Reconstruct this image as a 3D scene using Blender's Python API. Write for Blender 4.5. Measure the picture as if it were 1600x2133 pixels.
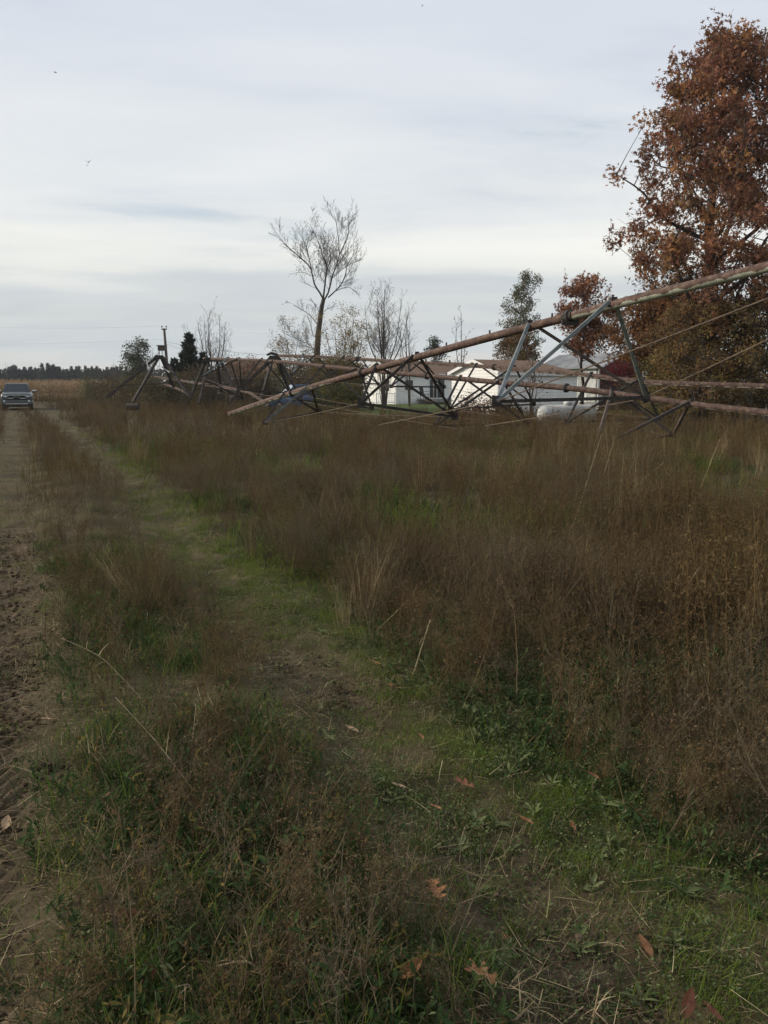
import bpy, math, random
import numpy as np
from mathutils import Vector, Matrix, Euler

for o in list(bpy.data.objects):
    bpy.data.objects.remove(o, do_unlink=True)
SC = bpy.context.scene
COL = SC.collection
R = math.radians

# ---------------------------------------------------------------- camera
CAM_H, PITCH, FPX = 1.70, R(8.6), 1740.0
cd = bpy.data.cameras.new('camera')
cam = bpy.data.objects.new('camera', cd)
COL.objects.link(cam)
cam.location = (0, 0, CAM_H)
cam.rotation_euler = (R(90) - PITCH, 0, 0)
cd.sensor_fit = 'VERTICAL'
cd.sensor_height = 24.0
cd.lens = FPX / 2133.0 * 24.0
cd.clip_start = 0.05
cd.clip_end = 4000
SC.camera = cam

# ---------------------------------------------------------------- world, sun, exposure
SUN_EL, SUN_AZ = R(27), R(-82)          # azimuth from +Y, negative = towards -X
sun_dir = Vector((math.sin(SUN_AZ) * math.cos(SUN_EL), math.cos(SUN_AZ) * math.cos(SUN_EL), math.sin(SUN_EL)))
world = bpy.data.worlds.new('World')
SC.world = world
world.use_nodes = True
nt = world.node_tree
nt.nodes.clear()
def N(nt, typ, **kw):
    n = nt.nodes.new(typ)
    for k, v in kw.items():
        setattr(n, k, v)
    return n
def L(nt, a, b):
    nt.links.new(a, b)
def ramp(nt, stops, interp='LINEAR'):
    r = nt.nodes.new('ShaderNodeValToRGB')
    cr = r.color_ramp
    cr.interpolation = interp
    while len(cr.elements) > 1:
        cr.elements.remove(cr.elements[-1])
    cr.elements[0].position = stops[0][0]
    cr.elements[0].color = (*stops[0][1], 1)
    for p, c in stops[1:]:
        e = cr.elements.new(p)
        e.color = (*c, 1)
    return r
def lin(r, g, b):
    f = lambda c: ((c / 255 + 0.055) / 1.055) ** 2.4 if c > 10 else c / 255 / 12.92
    return (f(r), f(g), f(b))
out = N(nt, 'ShaderNodeOutputWorld')
bg = N(nt, 'ShaderNodeBackground')
bg.inputs[1].default_value = 0.1
sky = N(nt, 'ShaderNodeTexSky')
sky.sky_type = 'NISHITA'
sky.sun_disc = False
sky.sun_elevation = SUN_EL
sky.sun_rotation = SUN_AZ
tc = N(nt, 'ShaderNodeTexCoord')
sep = N(nt, 'ShaderNodeSeparateXYZ')
L(nt, tc.outputs['Generated'], sep.inputs[0])
# flat cloud layer: direction projected on a high plane, streaks running across the view
zc = N(nt, 'ShaderNodeMath', operation='MAXIMUM'); zc.inputs[1].default_value = 0.0
L(nt, sep.outputs[2], zc.inputs[0])
za = N(nt, 'ShaderNodeMath', operation='ADD'); za.inputs[1].default_value = 0.10
L(nt, zc.outputs[0], za.inputs[0])
dv = N(nt, 'ShaderNodeVectorMath', operation='DIVIDE')
cmb = N(nt, 'ShaderNodeCombineXYZ')
for i in range(3):
    L(nt, za.outputs[0], cmb.inputs[i])
L(nt, tc.outputs['Generated'], dv.inputs[0]); L(nt, cmb.outputs[0], dv.inputs[1])
mp = N(nt, 'ShaderNodeMapping')
mp.inputs['Rotation'].default_value = (0, 0, R(14))
mp.inputs['Scale'].default_value = (0.62, 1.15, 0.0)
mp.inputs['Location'].default_value = (7.75, 2.1, 0)
L(nt, dv.outputs[0], mp.inputs[0])
nz = N(nt, 'ShaderNodeTexNoise')
nz.inputs['Scale'].default_value = 1.0; nz.inputs['Detail'].default_value = 9; nz.inputs['Roughness'].default_value = 0.55
nz.inputs['Distortion'].default_value = 0.35
L(nt, mp.outputs[0], nz.inputs['Vector'])
# stratus decks low on the horizon
mp2 = N(nt, 'ShaderNodeMapping')
mp2.inputs['Scale'].default_value = (1.6, 1.6, 17.0)
mp2.inputs['Location'].default_value = (0.3, 0.9, 0.2)
L(nt, tc.outputs['Generated'], mp2.inputs[0])
nz2 = N(nt, 'ShaderNodeTexNoise')
nz2.inputs['Scale'].default_value = 1.5; nz2.inputs['Detail'].default_value = 6; nz2.inputs['Roughness'].default_value = 0.5
L(nt, mp2.outputs[0], nz2.inputs['Vector'])
# elevation wobbled by the deck noise
w1 = N(nt, 'ShaderNodeMath', operation='MULTIPLY_ADD'); w1.inputs[1].default_value = 0.11
L(nt, nz2.outputs[0], w1.inputs[0])
w0 = N(nt, 'ShaderNodeMath', operation='SUBTRACT'); w0.inputs[1].default_value = 0.055
L(nt, sep.outputs[2], w0.inputs[0]); L(nt, w0.outputs[0], w1.inputs[2])
er = ramp(nt, [(0.0, lin(212, 210, 204)), (0.03, lin(210, 210, 206)), (0.05, lin(199, 205, 208)), (0.075, lin(203, 207, 208)),
               (0.103, lin(203, 208, 211)), (0.122, lin(225, 227, 223)), (0.16, lin(232, 233, 230)), (0.23, lin(222, 226, 229)),
               (0.33, lin(213, 218, 226)), (0.45, lin(205, 212, 224)), (0.75, lin(196, 205, 219)), (1.0, lin(190, 200, 216))])
L(nt, w1.outputs[0], er.inputs[0])
# lighter and darker folds of the cloud sheet
fr = ramp(nt, [(0.30, (0.90, 0.925, 0.96)), (0.43, (0.965, 0.975, 0.99)), (0.55, (1.03, 1.03, 1.02)), (0.72, (1.09, 1.08, 1.06))])
L(nt, nz.outputs[0], fr.inputs[0])
mu = N(nt, 'ShaderNodeMix', data_type='RGBA', blend_type='MULTIPLY'); mu.inputs[0].default_value = 1.0
L(nt, er.outputs[0], mu.inputs[6]); L(nt, fr.outputs[0], mu.inputs[7])
sc10 = N(nt, 'ShaderNodeVectorMath', operation='SCALE'); sc10.inputs[3].default_value = 9.1
L(nt, mu.outputs[2], sc10.inputs[0])
# thin spots in the sheet let the clear sky through
cov = ramp(nt, [(0.29, (0.60, 0.60, 0.60)), (0.37, (0.93, 0.93, 0.93)), (0.45, (1, 1, 1))])
L(nt, nz.outputs[0], cov.inputs[0])
mx = N(nt, 'ShaderNodeMix', data_type='RGBA')
L(nt, cov.outputs[0], mx.inputs[0]); L(nt, sky.outputs[0], mx.inputs[6]); L(nt, sc10.outputs[0], mx.inputs[7])
L(nt, mx.outputs[2], bg.inputs[0])
L(nt, bg.outputs[0], out.inputs[0])

sd = bpy.data.lights.new('sun', 'SUN')
sd.energy = 3.3
sd.angle = R(8)
sd.color = (1.0, 0.89, 0.74)
sun = bpy.data.objects.new('sun', sd)
COL.objects.link(sun)
sun.rotation_euler = (-sun_dir).to_track_quat('-Z', 'Y').to_euler()

SC.view_settings.view_transform = 'Standard'
SC.view_settings.look = 'None'
SC.view_settings.gamma = 1.0
SC.view_settings.exposure = 0.25
SC.view_settings.use_curve_mapping = False
SC.cycles.max_bounces = 4
SC.cycles.diffuse_bounces = 2
SC.cycles.use_adaptive_sampling = True
SC.cycles.adaptive_threshold = 0.02
SC.cycles.transparent_max_bounces = 8
SC.cycles.use_denoising = True
SC.cycles.denoiser = 'OPENIMAGEDENOISE'
SC.cycles.denoising_input_passes = 'RGB_ALBEDO_NORMAL'
SC.cycles.denoising_prefilter = 'ACCURATE'

# ---------------------------------------------------------------- helpers
random.seed(7)
RNG = np.random.default_rng(11)
cp, sp = math.cos(PITCH), math.sin(PITCH)
def ray(px, py):
    vx, vy = (px - 800) / FPX, (1066.5 - py) / FPX
    return Vector((vx, cp + vy * sp, -sp + vy * cp))
def P(px, py, Y):
    d = ray(px, py)
    return Vector((0, 0, CAM_H)) + d * (Y / d.y)
def G(px, py):
    d = ray(px, py)
    t = CAM_H / -d.z
    return Vector((d.x * t, d.y * t, 0))

TY = np.array([-20, -2, 0, 2.1, 2.5, 3.2, 4.2, 5.84, 7.78, 13.7, 21.9, 48.9, 70, 140.])
TX = np.array([10.2, 2.2, 1.36, .60, .47, .20, -.25, -.86, -1.69, -4.2, -7.7, -19.6, -29, -62.])
def xr(y):
    return np.interp(y, TY, TX)
def sdist(x, y):                       # signed distance to the right of the right wheel track
    return (np.asarray(x) - xr(y)) * 0.92
def vnoise(x, y, s, seed=0):           # smooth value noise, numpy
    x = np.asarray(x, float) * s + seed * 17.31
    y = np.asarray(y, float) * s + seed * 9.77
    xi, yi = np.floor(x), np.floor(y)
    fx, fy = x - xi, y - yi
    fx, fy = fx * fx * (3 - 2 * fx), fy * fy * (3 - 2 * fy)
    def h(a, b):
        v = np.sin(a * 127.1 + b * 311.7 + seed * 74.7) * 43758.5453
        return v - np.floor(v)
    return (h(xi, yi) * (1 - fx) + h(xi + 1, yi) * fx) * (1 - fy) + (h(xi, yi + 1) * (1 - fx) + h(xi + 1, yi + 1) * fx) * fy
def gz(x, y):
    x = np.asarray(x, float); y = np.asarray(y, float)
    s = sdist(x, y)
    near = np.clip((70 - y) / 40, 0, 1) * np.clip((60 - np.abs(x)) / 20, 0, 1)
    z = 0.06 * (vnoise(x, y, .35, 1) - .5) + 0.035 * (vnoise(x, y, 1.3, 2) - .5) + 0.018 * (vnoise(x, y, 5, 3) - .5)
    z += -0.055 * np.exp(-(s / .26) ** 2) - 0.06 * np.exp(-((s + 1.78) / .30) ** 2)
    z += 0.05 * np.exp(-((s + .9) / .5) ** 2) + 0.04 * (1 - np.exp(-(np.clip(s - .3, 0, 9) / .8) ** 2))
    # tyre tread printed in the left track
    w = np.exp(-((s + 1.78) / .22) ** 4) * np.clip((7 - y) / 2, 0, 1)
    t = np.sin((y * 1.0 - np.abs(s + 1.78) * 1.1) * 2 * np.pi / .105)
    z += w * 0.024 * np.clip(t * 1.6, -1, 1) * (0.35 + vnoise(x, y, 2.2, 5))
    # crumbly soil
    z += (np.exp(-(s / .4) ** 2) + np.exp(-((s + 1.78) / .45) ** 2)) * 0.034 * (vnoise(x, y, 14, 6) - .5) + np.exp(-((s + 1.78) / .6) ** 4) * .05 * (vnoise(x, y, 4.5, 7) - .5)
    return z * near
def gz1(x, y):
    return float(gz(np.array([x]), np.array([y]))[0])

def principled(name, base, rough=0.8, metal=0.0, spec=0.3):
    m = bpy.data.materials.new(name)
    m.use_nodes = True
    b = m.node_tree.nodes['Principled BSDF']
    b.inputs['Base Color'].default_value = (*base, 1)
    b.inputs['Roughness'].default_value = rough
    b.inputs['Metallic'].default_value = metal
    b.inputs['Specular IOR Level'].default_value = spec
    return m
def noisy(name, a, b, scale=6.0, rough=0.8, metal=0.0, spec=0.3, detail=5, bump=0.0, lo=.4, hi=.62, mscale=(1, 1, 1), c=None):
    m = principled(name, a, rough, metal, spec)
    t = m.node_tree
    bs = t.nodes['Principled BSDF']
    co = N(t, 'ShaderNodeTexCoord')
    mpg = N(t, 'ShaderNodeMapping'); mpg.inputs['Scale'].default_value = mscale
    L(t, co.outputs['Object'], mpg.inputs[0])
    nn = N(t, 'ShaderNodeTexNoise')
    nn.inputs['Scale'].default_value = scale; nn.inputs['Detail'].default_value = detail; nn.inputs['Roughness'].default_value = .62
    L(t, mpg.outputs[0], nn.inputs['Vector'])
    st = [(lo, a), (hi, b)]
    if c: st.append((min(hi + .1, 1), c))
    rp = ramp(t, st)
    L(t, nn.outputs[0], rp.inputs[0]); L(t, rp.outputs[0], bs.inputs['Base Color'])
    if bump:
        bp = N(t, 'ShaderNodeBump'); bp.inputs['Strength'].default_value = bump; bp.inputs['Distance'].default_value = .01
        L(t, nn.outputs[0], bp.inputs['Height']); L(t, bp.outputs[0], bs.inputs['Normal'])
    return m
def plant_mat(name, a, b, c=None, trans=0.25, rough=.85):
    """random colour for each plant, a little light passing through"""
    m = bpy.data.materials.new(name); m.use_nodes = True
    t = m.node_tree; t.nodes.clear()
    o = N(t, 'ShaderNodeOutputMaterial')
    oi = N(t, 'ShaderNodeObjectInfo')
    gi = N(t, 'ShaderNodeNewGeometry')
    ad = N(t, 'ShaderNodeMath', operation='MULTIPLY_ADD'); ad.inputs[1].default_value = .45
    L(t, gi.outputs['Random Per Island'], ad.inputs[0])
    sm = N(t, 'ShaderNodeMath', operation='MULTIPLY'); sm.inputs[1].default_value = .55
    L(t, oi.outputs['Random'], sm.inputs[0]); L(t, sm.outputs[0], ad.inputs[2])
    st = [(0.05, a), (0.75, b)] if c is None else [(0.05, a), (0.55, b), (.9, c)]
    rp = ramp(t, st)
    L(t, ad.outputs[0], rp.inputs[0])
    d = N(t, 'ShaderNodeBsdfDiffuse'); tr = N(t, 'ShaderNodeBsdfTranslucent'); mxs = N(t, 'ShaderNodeMixShader')
    mxs.inputs[0].default_value = trans
    L(t, rp.outputs[0], d.inputs[0]); L(t, rp.outputs[0], tr.inputs[0])
    L(t, d.outputs[0], mxs.inputs[1]); L(t, tr.outputs[0], mxs.inputs[2]); L(t, mxs.outputs[0], o.inputs[0])
    return m
def leaf_mat(name, trans=.3):
    m = bpy.data.materials.new(name); m.use_nodes = True
    t = m.node_tree; t.nodes.clear()
    o = N(t, 'ShaderNodeOutputMaterial')
    at = N(t, 'ShaderNodeAttribute'); at.attribute_name = 'Col'
    d = N(t, 'ShaderNodeBsdfDiffuse'); tr = N(t, 'ShaderNodeBsdfTranslucent'); mxs = N(t, 'ShaderNodeMixShader')
    mxs.inputs[0].default_value = trans
    L(t, at.outputs[0], d.inputs[0]); L(t, at.outputs[0], tr.inputs[0])
    L(t, d.outputs[0], mxs.inputs[1]); L(t, tr.outputs[0], mxs.inputs[2]); L(t, mxs.outputs[0], o.inputs[0])
    return m

class MB:
    """collects faces of one mesh"""
    def __init__(s):
        s.V = []; s.F = []; s.M = []; s.A = []
    def face(s, pts, m=0):
        i = len(s.V)
        s.V.extend([tuple(p) for p in pts]); s.F.append(tuple(range(i, i + len(pts)))); s.M.append(m)
    def tube(s, pts, rad, n=5, m=0, cap=True):
        pts = [Vector(p) for p in pts]
        if not hasattr(rad, '__len__'): rad = [rad] * len(pts)
        base = len(s.V)
        up = Vector((.13, .27, .95))
        for i, p in enumerate(pts):
            t = (pts[min(i + 1, len(pts) - 1)] - pts[max(i - 1, 0)])
            if t.length < 1e-9: t = Vector((0, 0, 1))
            t.normalize()
            a = t.cross(up)
            if a.length < .05: a = t.cross(Vector((1, 0, 0)))
            a.normalize(); b = a.cross(t)
            for k in range(n):
                q = 2 * math.pi * k / n
                s.V.append(tuple(p + (a * math.cos(q) + b * math.sin(q)) * rad[i]))
        for i in range(len(pts) - 1):
            for k in range(n):
                k2 = (k + 1) % n
                s.F.append((base + i * n + k, base + i * n + k2, base + (i + 1) * n + k2, base + (i + 1) * n + k)); s.M.append(m)
        if cap and n > 2:
            s.F.append(tuple(base + k for k in reversed(range(n)))); s.M.append(m)
            e = base + (len(pts) - 1) * n
            s.F.append(tuple(e + k for k in range(n))); s.M.append(m)
        return s
    def hexa(s, b, t, m=0):           # bottom ring and top ring of four points
        i = len(s.V)
        s.V.extend([tuple(p) for p in b] + [tuple(p) for p in t])
        for f in ((3, 2, 1, 0), (4, 5, 6, 7), (0, 1, 5, 4), (1, 2, 6, 5), (2, 3, 7, 6), (3, 0, 4, 7)):
            s.F.append(tuple(i + k for k in f)); s.M.append(m)
        return s
    def box(s, x0, x1, y0, y1, z0, z1, m=0):
        return s.hexa([(x0, y0, z0), (x1, y0, z0), (x1, y1, z0), (x0, y1, z0)], [(x0, y0, z1), (x1, y0, z1), (x1, y1, z1), (x0, y1, z1)], m)
    def bar(s, a, b, w, h, m=0, up=(0, 0, 1)):
        a, b = Vector(a), Vector(b)
        t = (b - a).normalized(); u = t.cross(Vector(up))
        if u.length < .05: u = t.cross(Vector((1, 0, 0)))
        u.normalize(); v = u.cross(t)
        q = [(u * i * w / 2 + v * j * h / 2) for i, j in ((-1, -1), (1, -1), (1, 1), (-1, 1))]
        return s.hexa([a + k for k in q], [b + k for k in q], m)
    def angle(s, a, b, w, th, m=0):   # L-shaped steel angle
        a, b = Vector(a), Vector(b)
        t = (b - a).normalized(); u = t.cross(Vector((0, 1, 0.1))).normalized(); v = u.cross(t)
        pr = [(0, 0), (w, 0), (w, th), (th, th), (th, w), (0, w)]
        i = len(s.V)
        for c in (a, b):
            for p, q in pr: s.V.append(tuple(c + u * (p - w / 2) + v * (q - w / 2)))
        for k in range(6):
            k2 = (k + 1) % 6
            s.F.append((i + k, i + k2, i + 6 + k2, i + 6 + k)); s.M.append(m)
        s.F.append(tuple(i + k for k in reversed(range(6)))); s.M.append(m)
        s.F.append(tuple(i + 6 + k for k in range(6))); s.M.append(m)
        return s
    def prism(s, poly, d0, d1, axis='x', m=0):
        """poly of 2-D points swept along an axis"""
        f = {'x': lambda p, d: (d, p[0], p[1]), 'y': lambda p, d: (p[0], d, p[1]), 'z': lambda p, d: (p[0], p[1], d)}[axis]
        i = len(s.V); n = len(poly)
        s.V.extend([f(p, d0) for p in poly] + [f(p, d1) for p in poly])
        for k in range(n):
            k2 = (k + 1) % n
            s.F.append((i + k, i + k2, i + n + k2, i + n + k)); s.M.append(m)
        s.F.append(tuple(i + k for k in reversed(range(n)))); s.M.append(m)
        s.F.append(tuple(i + n + k for k in range(n))); s.M.append(m)
        return s
    def mesh(s, name, mats, smooth=False):
        me = bpy.data.meshes.new(name)
        me.from_pydata(s.V, [], s.F)
        for mt in (mats if isinstance(mats, (list, tuple)) else [mats]): me.materials.append(mt)
        if any(s.M): me.polygons.foreach_set('material_index', s.M)
        if smooth: me.polygons.foreach_set('use_smooth', [True] * len(me.polygons))
        me.update()
        return me
    def build(s, name, mats, parent=None, smooth=False):
        return link(name, s.mesh(name, mats, smooth), parent)
def link(name, me, parent=None, loc=None):
    o = bpy.data.objects.new(name, me)
    COL.objects.link(o)
    if parent is not None: o.parent = parent
    if loc is not None: o.location = loc
    return o
def thing(name, label, cat, loc=(0, 0, 0), rz=0, group=None):
    o = bpy.data.objects.new(name, None)
    o.empty_display_size = .3
    COL.objects.link(o)
    o.location = loc; o.rotation_euler = (0, 0, rz)
    return tag(o, label, cat, group)
def tag(o, label=None, cat=None, group=None, kind=None):
    if label: o['label'] = label
    if cat: o['category'] = cat
    if group: o['group'] = group
    if kind: o['kind'] = kind
    return o
def np_mesh(name, V, F, mat, cols=None, smooth=False):
    """V (n,3), F (m,k) all of one size"""
    me = bpy.data.meshes.new(name)
    V = np.asarray(V, np.float32); F = np.asarray(F, np.int32)
    k = F.shape[1]
    me.vertices.add(len(V)); me.vertices.foreach_set('co', V.ravel())
    me.loops.add(F.size); me.loops.foreach_set('vertex_index', F.ravel())
    me.polygons.add(len(F)); me.polygons.foreach_set('loop_start', np.arange(0, F.size, k, dtype=np.int32))
    if smooth: me.polygons.foreach_set('use_smooth', np.ones(len(F), bool))
    me.materials.append(mat)
    if cols is not None:
        ca = me.color_attributes.new('Col', 'FLOAT_COLOR', 'POINT')
        c4 = np.ones((len(V), 4), np.float32); c4[:, :3] = cols
        ca.data.foreach_set('color', c4.ravel())
    me.update(calc_edges=True)
    return me
# leaf shapes as quads in the local x (width) y (length) plane, z lifts
LEAF_LOBED = np.array([[[0, 0, 0], [.16, .45, .05], [0, 1, -.06], [-.16, .45, .05]],
                       [[0, .22, 0], [.42, .40, -.04], [.50, .72, -.1], [.1, .5, .04]],
                       [[0, .22, 0], [-.42, .40, -.04], [-.50, .72, -.1], [-.1, .5, .04]]])
LEAF_PLAIN = np.array([[[0, 0, 0], [.30, .42, .06], [0, 1, -.08], [-.30, .42, .06]]])
LEAF_NEEDLE = np.array([[[-.07, 0, 0], [.07, 0, 0], [.035, 1, -.05], [-.035, 1, -.05]]])
def leaves_np(cen, size, tmpl, cols, rng, droop=.0, up=None):
    n = len(cen)
    y = rng.normal(size=(n, 3)); y[:, 2] = y[:, 2] * .75 - droop
    if up is not None: y = y * (1 - up[1]) + np.asarray(up[0]) * up[1] * 1.5
    y /= np.linalg.norm(y, axis=1)[:, None] + 1e-9
    z = rng.normal(size=(n, 3)); z -= (z * y).sum(1)[:, None] * y; z /= np.linalg.norm(z, axis=1)[:, None] + 1e-9
    x = np.cross(y, z)
    q, k = tmpl.shape[:2]
    T = tmpl.reshape(-1, 3)
    sz = np.asarray(size)[:, None, None] * np.ones((n, 1, 1))
    V = cen[:, None, :] + sz * (T[None, :, 0, None] * x[:, None, :] + T[None, :, 1, None] * y[:, None, :] + T[None, :, 2, None] * z[:, None, :])
    V = V.reshape(-1, 3)
    F = np.arange(len(V)).reshape(-1, k)
    C = np.repeat(cols, q * k, axis=0)
    return V, F, C
def pick_cols(n, pal, w, rng, jit=.18):
    pal = np.array(pal); i = rng.choice(len(pal), n, p=np.array(w) / sum(w))
    return pal[i] * (1 + rng.uniform(-jit, jit, (n, 1)))

# ---------------------------------------------------------------- ground
def axis(fine, lim):
    a = []
    for lo, hi, st in fine: a += list(np.arange(lo, hi, st))
    st = fine[-1][2]; v = fine[-1][1]
    while v < lim[1]: a.append(v); st *= 1.16; v += st
    st = fine[0][2]; v = fine[0][0]; b = []
    while v > lim[0]: st *= 1.16; v -= st; b.append(v)
    return np.array(b[::-1] + a)
gx = axis([(-6, -2.6, .06), (-2.6, -.5, .022), (-.5, 3.2, .05)], (-1300, 1300))
gy = axis([(1.2, 5.2, .028), (5.2, 10, .06)], (-60, 1500))
XX, YY = np.meshgrid(gx, gy)
ZZ = gz(XX, YY)
nx, ny = len(gx), len(gy)
idx = np.arange(nx * ny).reshape(ny, nx)
GF = np.stack([idx[:-1, :-1], idx[:-1, 1:], idx[1:, 1:], idx[1:, :-1]], -1).reshape(-1, 4)
xf, yf = XX.ravel(), YY.ravel()
sf = sdist(xf, yf)
soil = np.exp(-(sf / .28) ** 4) * np.clip(2.4 * vnoise(xf, yf, 1.3, 9) - .5, .15, .8) * np.clip((7.5 - yf) / 3, .12, 1) + np.exp(-((sf + 1.78) / .34) ** 4) * np.clip((15 - yf) / 7, .25, 1)
soil *= np.clip(1.25 - .5 * vnoise(xf, yf, 1.7, 8), 0, 1)
lawn = np.clip((yf - 44) / 6, 0, 1) * np.clip((xf + 14) / 6, 0, 1) * np.clip((130 - yf) / 10, 0, 1)
gcol = np.stack([np.clip(soil, 0, 1), lawn, np.clip((yf - 80) / 30, 0, 1)], -1)
gm = bpy.data.materials.new('field_soil'); gm.use_nodes = True
t = gm.node_tree; bs = t.nodes['Principled BSDF']; bs.inputs['Roughness'].default_value = .95; bs.inputs['Specular IOR Level'].default_value = .1
at = N(t, 'ShaderNodeAttribute'); at.attribute_name = 'Col'
sx = N(t, 'ShaderNodeSeparateColor'); L(t, at.outputs[0], sx.inputs[0])
co = N(t, 'ShaderNodeTexCoord')
n1 = N(t, 'ShaderNodeTexNoise'); n1.inputs['Scale'].default_value = 9; n1.inputs['Detail'].default_value = 8; n1.inputs['Roughness'].default_value = .7
n2 = N(t, 'ShaderNodeTexNoise'); n2.inputs['Scale'].default_value = 1.3; n2.inputs['Detail'].default_value = 5
n3 = N(t, 'ShaderNodeTexNoise'); n3.inputs['Scale'].default_value = 55; n3.inputs['Detail'].default_value = 4
for q in (n1, n2, n3): L(t, co.outputs['Object'], q.inputs['Vector'])
r_soil = ramp(t, [(.3, (.036, .026, .016)), (.5, (.072, .053, .034)), (.68, (.12, .092, .06))]); L(t, n1.outputs[0], r_soil.inputs[0])
r_thatch = ramp(t, [(.32, (.032, .027, .014)), (.5, (.068, .056, .029)), (.66, (.10, .08, .042))]); L(t, n2.outputs[0], r_thatch.inputs[0])
r_lawn = ramp(t, [(.3, (.05, .085, .022)), (.65, (.085, .11, .035))]); L(t, n2.outputs[0], r_lawn.inputs[0])
m1 = N(t, 'ShaderNodeMix', data_type='RGBA'); L(t, sx.outputs[0], m1.inputs[0]); L(t, r_thatch.outputs[0], m1.inputs[6]); L(t, r_soil.outputs[0], m1.inputs[7])
m2 = N(t, 'ShaderNodeMix', data_type='RGBA'); L(t, sx.outputs[1], m2.inputs[0]); L(t, m1.outputs[2], m2.inputs[6]); L(t, r_lawn.outputs[0], m2.inputs[7])
L(t, m2.outputs[2], bs.inputs['Base Color'])
bp = N(t, 'ShaderNodeBump'); bp.inputs['Strength'].default_value = .8; bp.inputs['Distance'].default_value = .012
ad = N(t, 'ShaderNodeMath', operation='ADD'); L(t, n1.outputs[0], ad.inputs[0]); L(t, n3.outputs[0], ad.inputs[1])
L(t, ad.outputs[0], bp.inputs['Height']); L(t, bp.outputs[0], bs.inputs['Normal'])
ground = link('ground', np_mesh('ground', np.stack([xf, yf, ZZ.ravel()], -1), GF, gm, gcol, smooth=True))
tag(ground, 'weedy field with a two-track dirt lane running away to the left', 'ground', kind='structure')

# ---------------------------------------------------------------- materials
M = {}
M['rust'] = noisy('rusty_steel', (.085, .045, .032), (.15, .075, .05), 5, .85, .1, c=(.20, .15, .12))
M['dark_steel'] = noisy('dark_weathered_steel', (.030, .027, .025), (.06, .05, .043), 7, .8, .1)
M['brown_steel'] = noisy('brown_weathered_steel', (.06, .045, .036), (.10, .075, .058), 7, .8, .1)
M['galv'] = noisy('dull_galvanised_steel', (.13, .15, .15), (.22, .24, .235), 6, .6, .3)
M['galv_green'] = noisy('weathered_greenish_steel', (.11, .13, .11), (.19, .20, .17), 6, .7, .2)
M['rod'] = noisy('rusty_tan_rod', (.095, .068, .047), (.165, .125, .09), 6, .8, .1)
M['bark'] = noisy('grey_bark', (.045, .038, .033), (.09, .078, .068), 14, .95, bump=.5)
M['bark_dark'] = noisy('dark_bark', (.028, .023, .020), (.055, .045, .04), 12, .95, bump=.5)
M['twig'] = principled('fine_twigs', (.12, .105, .095), .95, spec=.1)
M['leaf'] = leaf_mat('tree_leaves', .36)
M['needles'] = leaf_mat('needles', .08)
M['siding'] = noisy('white_vinyl_siding', (.70, .69, .66), (.80, .79, .76), 1.3, .55)
M['trim'] = noisy('white_trim', (.66, .66, .64), (.78, .78, .76), 2, .5)
M['shingle'] = noisy('brown_shingles', (.13, .080, .052), (.22, .14, .092), 3.2, .95, detail=9, lo=.3, hi=.7)
M['glass'] = principled('dark_window_glass', (.02, .024, .028), .08, 0, .6)
M['deck'] = noisy('grey_deck_boards', (.17, .165, .155), (.26, .25, .235), 4, .9)
M['wood_post'] = noisy('yellowed_wood', (.28, .20, .10), (.38, .28, .15), 4, .85)
M['metal_roof'] = noisy('grey_roof_sheet', (.16, .165, .17), (.25, .255, .25), 1.2, .7, .1)
M['barn_wall'] = noisy('dark_red_boards', (.040, .022, .020), (.085, .04, .035), 3, .9)
M['black'] = principled('black_plastic', (.012, .012, .013), .5)
M['rubber'] = principled('tyre_rubber', (.018, .018, .018), .9)
M['chrome'] = principled('chrome', (.62, .63, .64), .18, 1.0)
M['truck'] = principled('dark_grey_green_paint', (.075, .085, .085), .3, .35, .6)
M['blue'] = principled('blue_paint', (.035, .095, .22), .3, .2, .6)
M['white_paint'] = principled('white_paint', (.62, .65, .62), .3, .0, .6)
M['lamp'] = principled('headlight_lens', (.75, .77, .78), .1, .3, .8)
M['pole'] = noisy('weathered_pole_wood', (.08, .068, .058), (.13, .11, .095), 5, .95, mscale=(1, 1, .1))
M['tank'] = noisy('white_tank_paint', (.42, .42, .40), (.56, .56, .53), 2, .6)

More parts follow.
